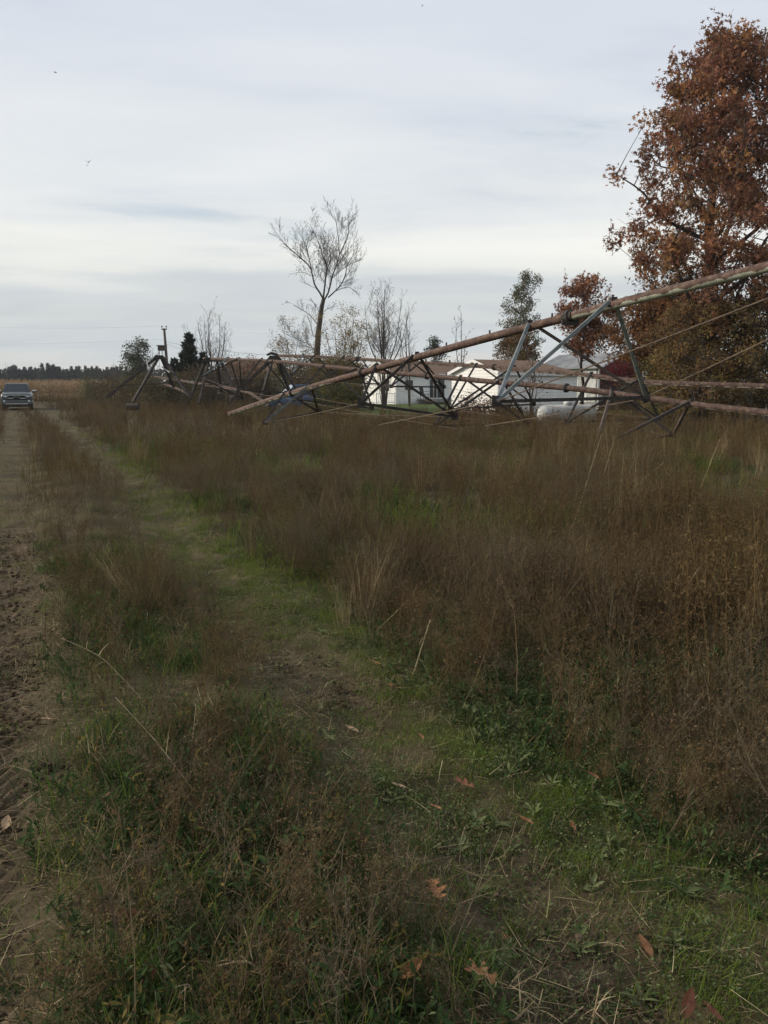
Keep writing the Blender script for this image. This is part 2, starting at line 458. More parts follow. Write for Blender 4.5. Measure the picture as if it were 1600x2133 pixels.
# pipe paint: rust on top, peeling pale paint low on the sides
def pipe_mat(name, edge, pale, rust=1.0, wave=.35):
    m = principled(name, (.1, .05, .04), .8, .05)
    t = m.node_tree; b = t.nodes['Principled BSDF']
    def att(nm): q = N(t, 'ShaderNodeAttribute'); q.attribute_name = nm; return q.outputs['Fac']
    side, run, amt = att('side'), att('run'), att('pale')
    cx = N(t, 'ShaderNodeCombineXYZ'); L(t, run, cx.inputs[0])
    nn = N(t, 'ShaderNodeTexNoise'); nn.inputs['Scale'].default_value = 1.6; nn.inputs['Detail'].default_value = 5; L(t, cx.outputs[0], nn.inputs['Vector'])
    ph = N(t, 'ShaderNodeMath', operation='MULTIPLY_ADD'); ph.inputs[1].default_value = 5.6; L(t, run, ph.inputs[0])
    ns = N(t, 'ShaderNodeMath', operation='MULTIPLY'); ns.inputs[1].default_value = 7; L(t, nn.outputs[0], ns.inputs[0]); L(t, ns.outputs[0], ph.inputs[2])
    sn = N(t, 'ShaderNodeMath', operation='SINE'); L(t, ph.outputs[0], sn.inputs[0])
    ab = N(t, 'ShaderNodeMath', operation='ABSOLUTE'); L(t, sn.outputs[0], ab.inputs[0])
    n2 = N(t, 'ShaderNodeTexNoise'); n2.inputs['Scale'].default_value = 9; n2.inputs['Detail'].default_value = 7
    tcn = N(t, 'ShaderNodeTexCoord'); L(t, tcn.outputs['Object'], n2.inputs['Vector'])
    # limit = edge + wave*|sin| + .5*(noise-.5) + 1.2*(amount-1)
    l1 = N(t, 'ShaderNodeMath', operation='MULTIPLY_ADD'); l1.inputs[1].default_value = wave; l1.inputs[2].default_value = edge - .25 - 1.2; L(t, ab.outputs[0], l1.inputs[0])
    l2 = N(t, 'ShaderNodeMath', operation='MULTIPLY_ADD'); l2.inputs[1].default_value = .5; L(t, n2.outputs[0], l2.inputs[0]); L(t, l1.outputs[0], l2.inputs[2])
    l3 = N(t, 'ShaderNodeMath', operation='MULTIPLY_ADD'); l3.inputs[1].default_value = 1.2; L(t, amt, l3.inputs[0]); L(t, l2.outputs[0], l3.inputs[2])
    df = N(t, 'ShaderNodeMath', operation='SUBTRACT'); L(t, side, df.inputs[0]); L(t, l3.outputs[0], df.inputs[1])
    mr = N(t, 'ShaderNodeMapRange'); mr.inputs[1].default_value = -.06; mr.inputs[2].default_value = .06; L(t, df.outputs[0], mr.inputs[0])
    k = rust
    rr = ramp(t, [(.35, (.058 * k, .035 * k, .028 * k)), (.5, (.095 * k, .056 * k, .042 * k)), (.66, (.16 * k, .108 * k, .08 * k))]); L(t, n2.outputs[0], rr.inputs[0])
    rg = ramp(t, [(.35, (pale[0] * .6, pale[1] * .62, pale[2] * .55)), (.55, pale)]); L(t, n2.outputs[0], rg.inputs[0])
    mxx = N(t, 'ShaderNodeMix', data_type='RGBA'); L(t, mr.outputs[0], mxx.inputs[0]); L(t, rg.outputs[0], mxx.inputs[6]); L(t, rr.outputs[0], mxx.inputs[7])
    L(t, mxx.outputs[2], b.inputs['Base Color'])
    return m
M['pipe_near'] = pipe_mat('rusty_pipe_with_peeling_pale_paint', -.60, (.36, .37, .29), 1.0, .5)
M['pipe_mid'] = pipe_mat('rusty_pipe_with_pale_underside', -.85, (.42, .38, .32), .75, .2)
M['pipe_far'] = pipe_mat('rusty_pipe_pale_streaks', -.75, (.36, .32, .27), .72, .4)

# ---------------------------------------------------------------- collapsed irrigation machine
def smooth_path(pts, per=6):
    pts = [Vector(p) for p in pts]; o = []
    for i in range(len(pts) - 1):
        a, b, c, d = pts[max(i - 1, 0)], pts[i], pts[i + 1], pts[min(i + 2, len(pts) - 1)]
        for k in range(per):
            s = k / per
            o.append(.5 * ((2 * b) + (c - a) * s + (2 * a - 5 * b + 4 * c - d) * s * s + (3 * b - a - 3 * c + d) * s ** 3))
    o.append(pts[-1]); return o
def pipe_mesh(name, pts, r, mat, n=14, pale=None):
    V = []; F = []; side = []; run = []; acc = 0
    for i, p in enumerate(pts):
        tt = (pts[min(i + 1, len(pts) - 1)] - pts[max(i - 1, 0)]).normalized()
        a = tt.cross(Vector((0, 0, 1))).normalized(); b = a.cross(tt)
        if i: acc += (p - pts[i - 1]).length
        for k in range(n):
            q = 2 * math.pi * k / n
            V.append(p + (a * math.cos(q) + b * math.sin(q)) * r); side.append(math.sin(q)); run.append(acc)
    for i in range(len(pts) - 1):
        for k in range(n):
            k2 = (k + 1) % n
            F.append((i * n + k, i * n + k2, (i + 1) * n + k2, (i + 1) * n + k))
    F.append(tuple(range(n))); F.append(tuple((len(pts) - 1) * n + k for k in range(n)))
    me = bpy.data.meshes.new(name); me.from_pydata([tuple(v) for v in V], [], F); me.materials.append(mat)
    me.polygons.foreach_set('use_smooth', [True] * len(F))
    for nm, arr in (('side', side), ('run', run), ('pale', [v for p in (pale or [1.0] * len(pts)) for v in [p] * n])):
        me.attributes.new(nm, 'FLOAT', 'POINT').data.foreach_set('value', arr)
    me.update(); return me
class Span:
    def __init__(s, label, ctrl, mat, r=.084, pale=None):
        s.path = smooth_path([P(*c) for c in ctrl])
        s.ctrl = ctrl; s.r = r
        base = s.path[len(s.path) // 2]
        s.root = thing('irrigation_span', label, 'irrigation span', (base.x, base.y, 0), 0, 'rusty spans of the collapsed irrigation machine')
        s.off = Vector((base.x, base.y, 0))
        s.path_l = [p - s.off for p in s.path]
        cols = [800 + FPX * a.x / (a.y * cp - (a.z - CAM_H) * sp) for a in s.path]
        link('pipe', pipe_mesh('pipe', s.path_l, r, mat, pale=[pale(c) for c in cols] if pale else None), s.root)
    def at(s, px):                     # point of the pipe whose picture column is px
        for a, b in zip(s.path, s.path[1:]):
            xa, xb = 800 + FPX * a.x / (a.y * cp - (a.z - CAM_H) * sp), 800 + FPX * b.x / (b.y * cp - (b.z - CAM_H) * sp)
            if (xa - px) * (xb - px) <= 0:
                k = (px - xa) / (xb - xa + 1e-9); return a.lerp(b, k) - s.off
        return s.path_l[0]
    def part(s, name, mb, mat): return mb.build(name, mat, s.root)
    def strut(s, a, b, w, mat):
        s.part('strut', MB().angle(a, b, w, w * .22), mat)
    def coupling(s, px, mat, ln=.10):
        a = s.at(px); b = s.at(px + 3); d = (b - a).normalized()
        mb = MB().tube([a - d * ln, a - d * ln * .4, a - d * ln * .4, a + d * ln * .4, a + d * ln * .4, a + d * ln],
                       [s.r * 1.22, s.r * 1.22, s.r * 1.6, s.r * 1.6, s.r * 1.22, s.r * 1.22], 12)
        s.part('coupling', mb, mat)
    def station(s, xa, xb, Lp, Rp, mats, w=.055):
        p1, p2 = s.at(xa), s.at(xb)
        l, r = P(*Lp) - s.off, P(*Rp) - s.off
        for q, (a, b) in enumerate(((p1, l), (p2, l), (p1, r), (p2, r))):
            a = a + Vector((0, 0, s.r * .6)) + ((b - a) * Vector((1, 1, 0))).normalized() * s.r
            s.strut(a, b, w, mats[q])
        s.part('spreader', MB().angle(l, r, w, w * .22), M['dark_steel'])
        for x in (p1, p2):
            s.part('strut_clamp', MB().box(x.x - .05, x.x + .05, x.y - .07, x.y + .07, x.z + s.r * .85, x.z + s.r + .05), M['dark_steel'])
        for x in (l, r):
            s.part('gusset_plate', MB().box(x.x - .09, x.x + .09, x.y - .012, x.y + .012, x.z - .08, x.z + .10), M['dark_steel'])
        return l, r
    def rod(s, a, b, sag=.03, r=.009):
        a, b = Vector(a), Vector(b)
        pts = [a.lerp(b, k / 6) - Vector((0, 0, sag * 4 * (k / 6) * (1 - k / 6))) for k in range(7)]
        s.part('truss_rod', MB().tube(pts, r, 6), M['rod'])
    def nozzle(s, px):
        a = s.at(px)
        s.part('sprinkler_outlet', MB().tube([a + Vector((0, 0, s.r * .8)), a + Vector((0, 0, s.r + .07))], [.022, .018], 6), M['dark_steel'])
D, B_, GV, GG = M['dark_steel'], M['brown_steel'], M['galv'], M['galv_green']
A = Span('thick rusty pipe span slanting from the upper right down into the weeds',
         [(1900, 478, 10.4), (1750, 517, 11.6), (1600, 556, 13), (1440, 595, 14), (1290, 632, 15.2), (1185, 660, 16.3), (1020, 703, 18), (870, 744, 20.5), (760, 775, 22.5),
          (650, 806, 25), (560, 834, 28), (478, 862, 32)], M['pipe_near'], pale=lambda c: 1.0 if c > 1190 else (.3 if c > 690 else .8))
l1, r1 = A.station(1103, 1278, (1035, 836, 15.1), (1345, 827, 16.7), (GV, GV, B_, GG), .062)
l2, r2 = A.station(785, 869, (752, 840, 21), (948, 868, 22.4), (D, D, D, D), .066)
l3, r3 = A.station(596, 648, (552, 880, 26), (664, 858, 27.4), (D, GV, D, B_), .065)
A.rod(l1, A.path_l[0] + Vector((-.3, -.2, -.25)), .02, .011); A.rod(r1, A.path_l[0] + Vector((.3, .1, -.35)), .02, .011)
A.rod(l1, P(790, 885, 20.6) - A.off, .0, .010); A.rod(P(1010, 887, 20.2) - A.off, P(1320, 834, 16.8) - A.off, .02, .011)
A.rod(l2, l3); A.rod(r2, r3)
for px in (1185, 755, 610): A.coupling(px, M['dark_steel'], .12 if px == 1185 else .07)
for px in (1490, 1395, 1240, 1150, 1020, 930, 700): A.nozzle(px)
A.part('bracket', MB().box(*(lambda a: (a.x - .16, a.x + .16, a.y - .05, a.y + .05, a.z - .16, a.z - .06))(A.at(1188))), M['dark_steel'])
B = Span('long low rusty pipe span with pale underside below the red oak',
         [(1900, 886, 17), (1750, 874, 18), (1600, 860, 19.5), (1440, 842, 21.5), (1345, 829, 22.5), (1200, 810, 24.5), (1045, 797, 27), (860, 780, 31), (760, 771, 34), (677, 763, 37), (560, 752, 42), (425, 747, 50)], M['pipe_mid'], pale=lambda c: 1.0 if c > 1345 else (.5 if c > 780 else 1.0))
b1 = B.station(1275, 1440, (1238, 938, 20.9), (1402, 905, 22.7), (B_, D, D, B_), .07)
b2 = B.station(960, 1045, (908, 886, 27.3), (1100, 884, 28.8), (D, D, D, D), .07)
b3 = B.station(677, 748, (612, 832, 35), (775, 850, 36), (D, D, D, D), .07)
b4 = B.station(546, 573, (497, 812, 42), (604, 818, 43.5), (D, D, D, D), .07)
b5 = B.station(476, 499, (418, 786, 46), (505, 830, 47), (GV, D, D, D), .07)
for a, b in ((b1, b2), (b2, b3), (b3, b4), (b4, b5)): B.rod(a[0], b[0]); B.rod(a[1], b[1])
for px in (1345, 1180, 890, 560): B.coupling(px, M['dark_steel'], .08)
for px in (1540, 1310, 1130, 1075, 930, 640): B.nozzle(px)
Cc = Span('farther rusty pipe span crossing in front of the white house',
          [(1900, 818, 20.5), (1750, 812, 22), (1600, 805, 24), (1350, 796, 27), (1200, 779, 30), (1030, 765, 35), (870, 755, 40), (760, 749, 44), (660, 743, 47), (580, 741, 50)], M['pipe_far'])
c1 = Cc.station(1232, 1335, (1180, 880, 27.6), (1372, 872, 28.8), (D, D, D, D), .07)
c2 = Cc.station(993, 1072, (938, 852, 34.5), (1112, 842, 36), (D, D, D, D), .07)
c3 = Cc.station(851, 881, (815, 805, 39.5), (925, 806, 41), (D, D, D, D), .07)
c4 = Cc.station(717, 751, (668, 792, 44), (788, 800, 45.5), (D, D, D, D), .07)
c5 = Cc.station(632, 658, (608, 780, 46.5), (704, 802, 48), (GV, D, D, D), .07)
for a, b in ((c1, c2), (c2, c3), (c3, c4), (c4, c5)): Cc.rod(a[0], b[0]); Cc.rod(a[1], b[1])
for px in (1340, 1030, 745): Cc.coupling(px, M['dark_steel'], .08)
for px in (1480, 1420, 1150, 900): Cc.nozzle(px)
Dd = Span('thin grey pipe lying fallen and slanting low through the brush',
          [(318, 784, 58), (402, 797, 52), (500, 813, 45), (533, 826, 43), (562, 846, 41.5)], M['pipe_far'], .075)
Dd.coupling(402, M['galv']); Dd.strut(Dd.at(500), P(478, 842, 45) - Dd.off, .05, D)
Ee = Span('short piece of grey pipe fallen beside the leaning tower', [(334, 798, 56), (360, 806, 53.5), (382, 815, 52), (395, 822, 51)], M['pipe_far'], .075)
Ee.coupling(360, M['galv'])

def tower(label, head, legs, Y, plate_w):
    h = P(*head, Y)
    t = thing('irrigation_tower', label, 'irrigation tower', (h.x, h.y, 0), 0, 'leaning towers of the irrigation machine')
    off = Vector((h.x, h.y, 0)); hl = h - off
    hw = plate_w / 2
    MB().prism([(-hw, hl.z - .12), (hw, hl.z - .12), (hw * .45, hl.z + .1), (-hw * .55, hl.z + .12)], -.16, .16, 'y').build('head_plate', M['dark_steel'], t)
    for (px, py, dy, dx) in legs:
        f = P(px, py, Y + dy) - off
        MB().bar(Vector((dx, .0, hl.z - .05)), f, .13, .13).build('leg', M['dark_steel'], t)
    return t, off, hl
t1, o1, h1 = tower('leaning tripod tower with a box on its head, beside the utility pole', (333, 744),
                   [(222, 828, .6, -.22), (277, 838, -1.2, -.1), (393, 824, -1.0, .2), (362, 806, 1.6, .1)], 48, .75)
MB().box(h1.x - .06, h1.x + .34, -.16, .16, h1.z + .36, h1.z + .62).build('control_box', M['pole'], t1)
MB().box(h1.x - .12, h1.x + .40, -.2, .2, h1.z + .625, h1.z + .665).build('box_lid', M['galv'], t1)
for dx in (-.02, .14, .3):
    MB().tube([(h1.x + dx, 0, h1.z + .08), (h1.x + dx, 0, h1.z + .36)], .022, 5).build('riser', M['dark_steel'], t1)
MB().angle(P(306, 753, 48) - o1, P(310, 772, 47.4) - o1, .06, .015).build('brace', M['galv'], t1)
MB().angle(P(338, 764, 48) - o1, P(354, 776, 47.5) - o1, .07, .02).build('brace', M['galv'], t1)
MB().angle(P(252, 803, 48.4) - o1, P(368, 797, 48) - o1, .05, .014).build('brace', M['dark_steel'], t1)
fp = P(277, 838, 46.8) - o1
MB().tube([fp + Vector((-.35, .05, -.25)), fp + Vector((.35, -.05, -.22))], [.2, .2], 12).build('gearbox', M['dark_steel'], t1)
t2, o2, h2 = tower('tower with wide flat head plate left of the blue car', (445, 749), [(398, 824, .5, -.5), (415, 840, -1.2, -.3), (497, 832, -.9, .4), (462, 815, 1.4, .2)], 49, 1.5)
MB().angle(P(404, 802, 49) - o2, P(480, 800, 48.6) - o2, .05, .014).build('brace', M['dark_steel'], t2)
t3, o3, h3 = tower('tower head with bent pipe fitting in front of the tall bare tree', (572, 745), [(499, 814, .6, -.2), (540, 842, -1.0, -.1), (632, 838, -.7, .25), (606, 822, 1.6, .2)], 50, .9)
MB().tube([(h3.x - .45, 0, h3.z + .15), (h3.x - .2, 0, h3.z + .26), (h3.x + .05, 0, h3.z + .2), (h3.x + .25, 0, h3.z + .05)], [.07, .09, .09, .085], 8).build('elbow', M['dark_steel'], t3)
MB().tube([(h3.x - .12, 0, h3.z + .2), (h3.x - .12, 0, h3.z + .42), (h3.x + .1, .05, h3.z + .38)], .035, 6).build('riser', M['dark_steel'], t3)

# ---------------------------------------------------------------- buildings
def boards(parent, length, z0, z1, step, place, prof=.03, gable=None, mat=None):
    """lapped siding; place(u) -> (origin matrix) maps local x=along, y=outwards, z=up"""
    n = int(round((z1 - z0) / step))
    me = None
    for k in range(n):
        a, b = z0 + k * step, min(z0 + (k + 1) * step + .012, z1)
        u0, u1 = 0, length
        v0, v1 = 0, length
        if gable:
            (u0, u1), (v0, v1) = gable(a), gable(b)
            if u1 - u0 < .15: continue
        if gable or me is None:
            me = MB().hexa([(u0, 0, 0), (u1, 0, 0), (u1, -prof - .006, 0), (u0, -prof - .006, 0)],
                           [(v0, 0, b - a), (v1, 0, b - a), (v1, -.006, b - a), (v0, -.006, b - a)]).mesh('siding_board', mat or M['siding'])
        o = link('siding_board', me, parent)
        o.matrix_local = place @ Matrix.Translation((0, 0, a))
def xf_(x, y, rz): return Matrix.Translation((x, y, 0)) @ Matrix.Rotation(rz, 4, 'Z')
def house(name, label, corner, th, W, Ln, eave, ridge, step, hip=0.0, over=.25):
    h = thing(name, label, 'house', (corner.x, corner.y, 0), th)
    MB().box(.0, Ln, 0, W, 0, eave).build('wall', M['siding'], h)
    MB().prism([(0, eave), (W, eave), (W / 2, ridge - .03)], 0, .1, 'x').build('gable_wall', M['siding'], h)
    boards(h, Ln, .15, eave, step, xf_(0, -.002, 0))
    def gb(z):
        if z <= eave: return (0, W)
        k = (z - eave) / (ridge - eave); return (W / 2 * k, W - W / 2 * k)
    boards(h, W, .15, ridge - .05, step, xf_(-.002, W, R(-90)), gable=gb)
    sl = (ridge - eave) / (W / 2); tk = .08
    o = over
    for sgn in (0, 1):
        y0, ym = (-o, W / 2) if sgn == 0 else (W + o, W / 2)
        z0 = eave - o * sl
        a = [(-o, y0, z0), (Ln + o, y0, z0), (Ln - hip, ym, ridge), (-o, ym, ridge)]
        if sgn: a = a[::-1]
        m = MB().hexa(a, [(p[0], p[1], p[2] + tk) for p in a]); m.build('roof_slope', M['shingle'], h)
    if hip:
        a = [(Ln + o + .003, -o, eave - o * sl), (Ln + o + .003, W + o, eave - o * sl), (Ln - hip + .003, W / 2, ridge), (Ln - hip + .003, W / 2, ridge)]
        MB().hexa(a, [(p[0], p[1], p[2] + tk) for p in a]).build('roof_hip', M['shingle'], h)
    for y0, y1 in ((-o, W / 2), (W + o, W / 2)):
        MB().bar((-o - .02, y0, eave - o * sl + .01), (-o - .02, y1, ridge + .01), .035, .16).build('rake_board', M['trim'], h)
    MB().box(-o, Ln + o, -o - .03, -o - .003, eave - o * sl - .1, eave - o * sl + .06).build('fascia', M['trim'], h)
    MB().box(-.035, .06, -.06, -.024, .1, eave - .02).build('corner_trim', M['trim'], h)
    MB().box(-.06, -.024, -.02, .09, .1, eave - .02).build('corner_trim', M['trim'], h)
    return h
TH = R(35)
# nearer white building with the bright gable
cB = P(1038, 830, 46); cB.z = 0
hB = house('white_shed', 'small white sided building with bright gable end and brown hipped roof', cB, TH, 3.95, 6.2, 2.42, 3.08, .17, hip=1.6, over=.18)
hB['category'] = 'building'
# house behind, with deck
cA = P(825, 830, 78); cA.z = 0
hA = house('white_house', 'low white house with long brown roof, dark patio door and back deck', cA, TH, 5.4, 13.5, 2.88, 3.95, .2, over=.3)
def window(h, x0, x1, z0, z1, name='window', mull=None):
    w = MB().box(x0, x1, -.05, -.03, z0, z1).build(name, M['glass'], h)
    f = MB()
    f.box(x0 - .07, x0, -.07, -.026, z0 - .07, z1 + .07); f.box(x1, x1 + .07, -.07, -.026, z0 - .07, z1 + .07)
    f.box(x0, x1, -.07, -.026, z1, z1 + .07); f.box(x0, x1, -.07, -.026, z0 - .07, z0)
    if mull: f.box(mull - .03, mull + .03, -.068, -.052, z0, z1)
    f.build('frame', M['trim'], w)
    return w
window(hA, 3.9, 5.7, .55, 2.3, 'patio_door', 4.8)
window(hA, 1.0, 1.9, 1.3, 2.2)
window(hA, 7.4, 8.6, 1.2, 2.2, mull=8.0)
gw = MB().box(-.05, -.03, 1.0, 1.9, 1.2, 2.15).build('window', M['glass'], hA)
MB().box(-.07, -.026, .9, .998, 1.1, 2.25).box(-.07, -.026, 1.902, 2.0, 1.1, 2.25).box(-.07, -.026, 1.0, 1.9, 2.152, 2.25).box(-.07, -.026, 1.0, 1.9, 1.1, 1.198).build('frame', M['trim'], gw)
for k in range(3): MB().tube([(2.5 + 3 * k, 2.6, 3.85), (2.5 + 3 * k, 2.6, 4.25)], .09, 10).build('roof_vent', M['dark_steel'], hA)
dk = thing('deck', 'raised grey wooden deck behind the white house below the patio door', 'deck', (cA.x, cA.y, 0), TH)
for k in range(12): MB().box(2.4, 7.2, -2.6 + k * .21, -2.6 + k * .21 + .2, .44, .48).build('plank', M['deck'], dk)
MB().box(2.4, 7.2, -2.66, -2.605, .2, .475).build('rim_joist', M['deck'], dk)
for x in (2.5, 4.8, 7.1): MB().box(x - .06, x + .06, -2.5, -2.38, 0, .435).build('footing_post', M['deck'], dk)
MB().box(6.3, 6.42, -2.5, -2.38, .485, 2.72).build('roof_post', M['wood_post'], dk)
MB().box(2.45, 2.53, -2.5, -2.42, .485, 1.9).build('rail_post', M['deck'], dk)
# white balustrade by the left gable
rl = thing('balustrade', 'short white balustrade beside the left gable of the house', 'railing', P(800, 832, 76.6), R(12))
rl.location.z = 0
for k in range(10): MB().box(-.55 + k * .15, -.51 + k * .15, -.02, .02, .25, .95).build('baluster', M['trim'], rl)
MB().box(-.66, .96, -.03, .03, .952, 1.02).build('top_rail', M['trim'], rl); MB().box(-.66, .96, -.03, .03, .18, .248).build('bottom_rail', M['trim'], rl)
for x in (-.7, 1.0): MB().box(x - .04, x + .04, -.04, .04, 0, 1.1).build('post', M['trim'], rl)
# patio chair
pc = P(884, 815, 76.8)
ch = thing('patio_chair', 'dark high-backed patio chair standing on the grey deck', 'chair', (pc.x, pc.y, .483), TH + R(20))
MB().box(-.3, .3, -.28, .28, .42, .48).build('seat', M['black'], ch)
MB().prism([(.22, .5), (.28, .5), (.40, 1.12), (.34, 1.12)], -.29, .29, 'x').build('backrest', M['black'], ch)
for x in (-.27, .27):
    for y in (-.25, .25): MB().box(x - .02, x + .02, y - .02, y + .02, 0, .418).build('leg', M['black'], ch)
    MB().box(x - .05, x + .05, -.28, .3, .66, .7).build('armrest', M['black'], ch)

# dark barn with grey roof and pale side wall
cC = P(1245, 830, 58); cC.z = 0
bn = thing('barn', 'old barn with grey roof, dark red gable and pale patched side wall', 'barn', (cC.x, cC.y, 0), R(30))
Wb, Lb, ev, rg = 4.2, 6.2, 3.0, 3.95
MB().box(0, Wb, 0, .12, 0, ev).build('front_wall', M['barn_wall'], bn)
MB().prism([(0, ev), (Wb, ev), (Wb / 2, rg - .03)], 0, .12, 'y').build('gable', M['barn_wall'], bn)
MB().box(0, .12, .12, Lb, 0, ev).build('side_wall', M['deck'], bn)
MB().box(Wb - .12, Wb, .12, Lb, 0, ev).build('side_wall', M['barn_wall'], bn)
MB().box(.12, Wb - .12, Lb - .12, Lb, 0, ev).build('rear_wall', M['barn_wall'], bn)
pm = [noisy('faded_white_panel_%d' % k, (.30 + .1 * k, .31 + .1 * k, .30 + .09 * k), (.42 + .1 * k, .42 + .1 * k, .40 + .1 * k), 3, .8) for k in range(3)]
for j in range(3):
    for k in range(7):
        y0 = .2 + k * .86
        MB().box(-.03, -.004, y0, y0 + .83, .55 + j * .82, .55 + j * .82 + .79).build('panel', pm[(k * 2 + j) % 3 if j < 2 else (k + 1) % 2], bn)
for s_ in (0, 1):
    x0 = -.3 if s_ == 0 else Wb + .3
    z0 = ev - .3 * (rg - ev) / (Wb / 2)
    a = [(x0, -.35, z0), (x0, Lb + .2, z0), (Wb / 2, Lb + .2, rg), (Wb / 2, -.35, rg)]
    if s_ == 0: a = a[::-1]
    MB().hexa(a, [(p[0], p[1], p[2] + .06) for p in a]).build('roof_slope', M['metal_roof'], bn)
    MB().bar((x0, -.38, z0 + .01), (Wb / 2, -.38, rg + .01), .04, .16).build('rake_board', M['trim'], bn)
MB().box(-.06, .1, -.05, -.004, .1, ev).build('corner_board', M['trim'], bn)
MB().box(1.1, 3.2, -.03, -.006, 0, 2.3).build('door', M['black'], bn)  # flat black sheet for the dark opening, its inner shade put into the colour
MB().box(-.05, .9, -.06, -.04, .9, 1.4).build('sheet', M['trim'], bn)
# far shed on the left
cS = P(480, 806, 92); cS.z = 0
fs = thing('far_shed', 'distant low shed with red-brown roof and white eave, left of the blue car', 'shed', (cS.x, cS.y, 0), R(12))
MB().box(0, 5.6, 0, 4, 0, 2.4).build('wall', M['deck'], fs)
MB().hexa([(-.3, -.4, 2.5), (5.9, -.4, 2.5), (5.9, 2, 4.3), (-.3, 2, 4.3)], [(-.3, -.4, 2.6), (5.9, -.4, 2.6), (5.9, 2, 4.4), (-.3, 2, 4.4)]).build('roof_slope', M['shingle'], fs)
MB().hexa([(-.3, 2.01, 4.3), (5.9, 2.01, 4.3), (5.9, 4.4, 2.5), (-.3, 4.4, 2.5)], [(-.3, 2.01, 4.4), (5.9, 2.01, 4.4), (5.9, 4.4, 2.6), (-.3, 4.4, 2.6)]).build('roof_slope', M['shingle'], fs)
MB().box(-.3, 5.9, -.44, -.405, 2.36, 2.6).build('fascia', M['trim'], fs)
MB().box(2.3, 3.2, -.03, -.004, 0, 2.0).build('door', M['trim'], fs)

# ---------------------------------------------------------------- propane tank, bundle
def capsule(mb, c0, c1, r, n=18, m=0):
    d = (Vector(c1) - Vector(c0)).normalized()
    pts = []; rad = []
    for k in range(6):
        q = math.pi / 2 * k / 6; pts.append(Vector(c0) - d * r * .8 * math.cos(q)); rad.append(max(.01, r * math.sin(q)))
    pts += [Vector(c0), Vector(c1)]; rad += [r, r]
    for k in range(1, 7):
        q = math.pi / 2 * k / 6; pts.append(Vector(c1) + d * r * .8 * math.sin(q)); rad.append(max(.01, r * math.cos(q)))
    return mb.tube(pts, rad, n, m)
pt = P(1182, 845, 37)
tk = thing('propane_tank', 'white propane tank lying low in the weeds in front of the barn', 'gas tank', (pt.x, pt.y, 0), R(14))
capsule(MB(), (-1.05, 0, .46), (1.05, 0, .46), .42).build('shell', M['tank'], tk, True)
MB().tube([(0, 0, .86), (0, 0, 1.0), (0, 0, 1.02)], [.17, .17, .05], 14).build('valve_dome', M['tank'], tk, True)
for x in (-.8, .8): MB().box(x - .06, x + .06, -.3, .3, 0, .16).build('saddle', M['deck'], tk)
pb = P(1562, 836, 34)
sheet = noisy('crumpled_plastic_sheet', (.42, .44, .42), (.62, .64, .62), 6, .25, 0, .6, bump=1.0)
wb = thing('wrapped_bundle', 'upright bundle under crumpled pale plastic at the right edge behind the pipes', 'bundle', (pb.x, pb.y, 0), R(-8))
mb = MB(); n = 22; rows = 9
for j in range(rows):
    for k in range(n):
        q = 2 * math.pi * k / n; rr = (.52 + .07 * random.random()) * (1 - .12 * (j / rows) ** 3)
        mb.V.append((rr * 1.2 * math.cos(q), rr * .8 * math.sin(q), j * .19 + .03 * random.random()))
for j in range(rows - 1):
    for k in range(n):
        mb.F.append((j * n + k, j * n + (k + 1) % n, (j + 1) * n + (k + 1) % n, (j + 1) * n + k)); mb.M.append(0)
mb.F.append(tuple((rows - 1) * n + k for k in range(n))); mb.M.append(0)
mb.build('plastic_wrap', sheet, wb)
MB().tube([(0, -.0, .3), (0, 0, 1.2)], [.4, .4], 12).build('core', M['deck'], wb)
p2 = P(1592, 836, 34.5)
dr = thing('metal_drum', 'dull blue-grey steel drum beside the plastic-wrapped bundle', 'drum', (p2.x, p2.y, 0))
bl = noisy('dull_blue_grey_drum', (.12, .14, .17), (.20, .22, .25), 4, .6)
MB().tube([(0, 0, 0), (0, 0, .55), (0, 0, .56), (0, 0, .60), (0, 0, .61), (0, 0, 1.1), (0, 0, 1.11), (0, 0, 1.15), (0, 0, 1.16), (0, 0, 1.6)],
          [.33, .33, .35, .35, .33, .33, .35, .35, .33, .33], 20).build('body', bl, dr)
MB().tube([(0, 0, 1.601), (0, 0, 1.64)], [.345, .345], 20).build('rim', M['dark_steel'], dr)

# ---------------------------------------------------------------- vehicles
def loft(mb, secs, m=0):
    """secs: list of (y, half profile [(x,z)...] from bottom centre round to top centre)"""
    rings = []
    for y, hp in secs:
        full = [(x, z) for x, z in hp] + [(-x, z) for x, z in reversed(hp) if x > 1e-6]
        i = len(mb.V); mb.V.extend([(x, y, z) for x, z in full]); rings.append((i, len(full)))
    for (i, n), (j, _) in zip(rings, rings[1:]):
        for k in range(n):
            k2 = (k + 1) % n; mb.F.append((i + k, j + k, j + k2, i + k2)); mb.M.append(m)
    i, n = rings[0]; mb.F.append(tuple(i + k for k in range(n))); mb.M.append(m)
    i, n = rings[-1]; mb.F.append(tuple(i + k for k in reversed(range(n)))); mb.M.append(m)
    return mb
def wheel(parent, x, y, r, w):
    s = 1 if x > 0 else -1
    ty = MB().tube([(x - w / 2, y, r), (x - w * .42, y, r), (x + w * .42, y, r), (x + w / 2, y, r)], [r * .9, r, r, r * .9], 24).build('wheel', M['rubber'], parent)
    MB().tube([(x + s * w * .5 + s * .004, y, r), (x + s * w * .5 + s * .02, y, r)], [r * .62, r * .52], 16).build('rim', M['chrome'], ty)
def pane(name, pts, parent, th=.02, mat=None):
    p = [Vector(q) for q in pts]; nn = (p[1] - p[0]).cross(p[2] - p[0]).normalized()
    return MB().hexa(p, [q + nn * th for q in p]).build(name, mat or M['glass'], parent)
pk = P(36, 853, 59)
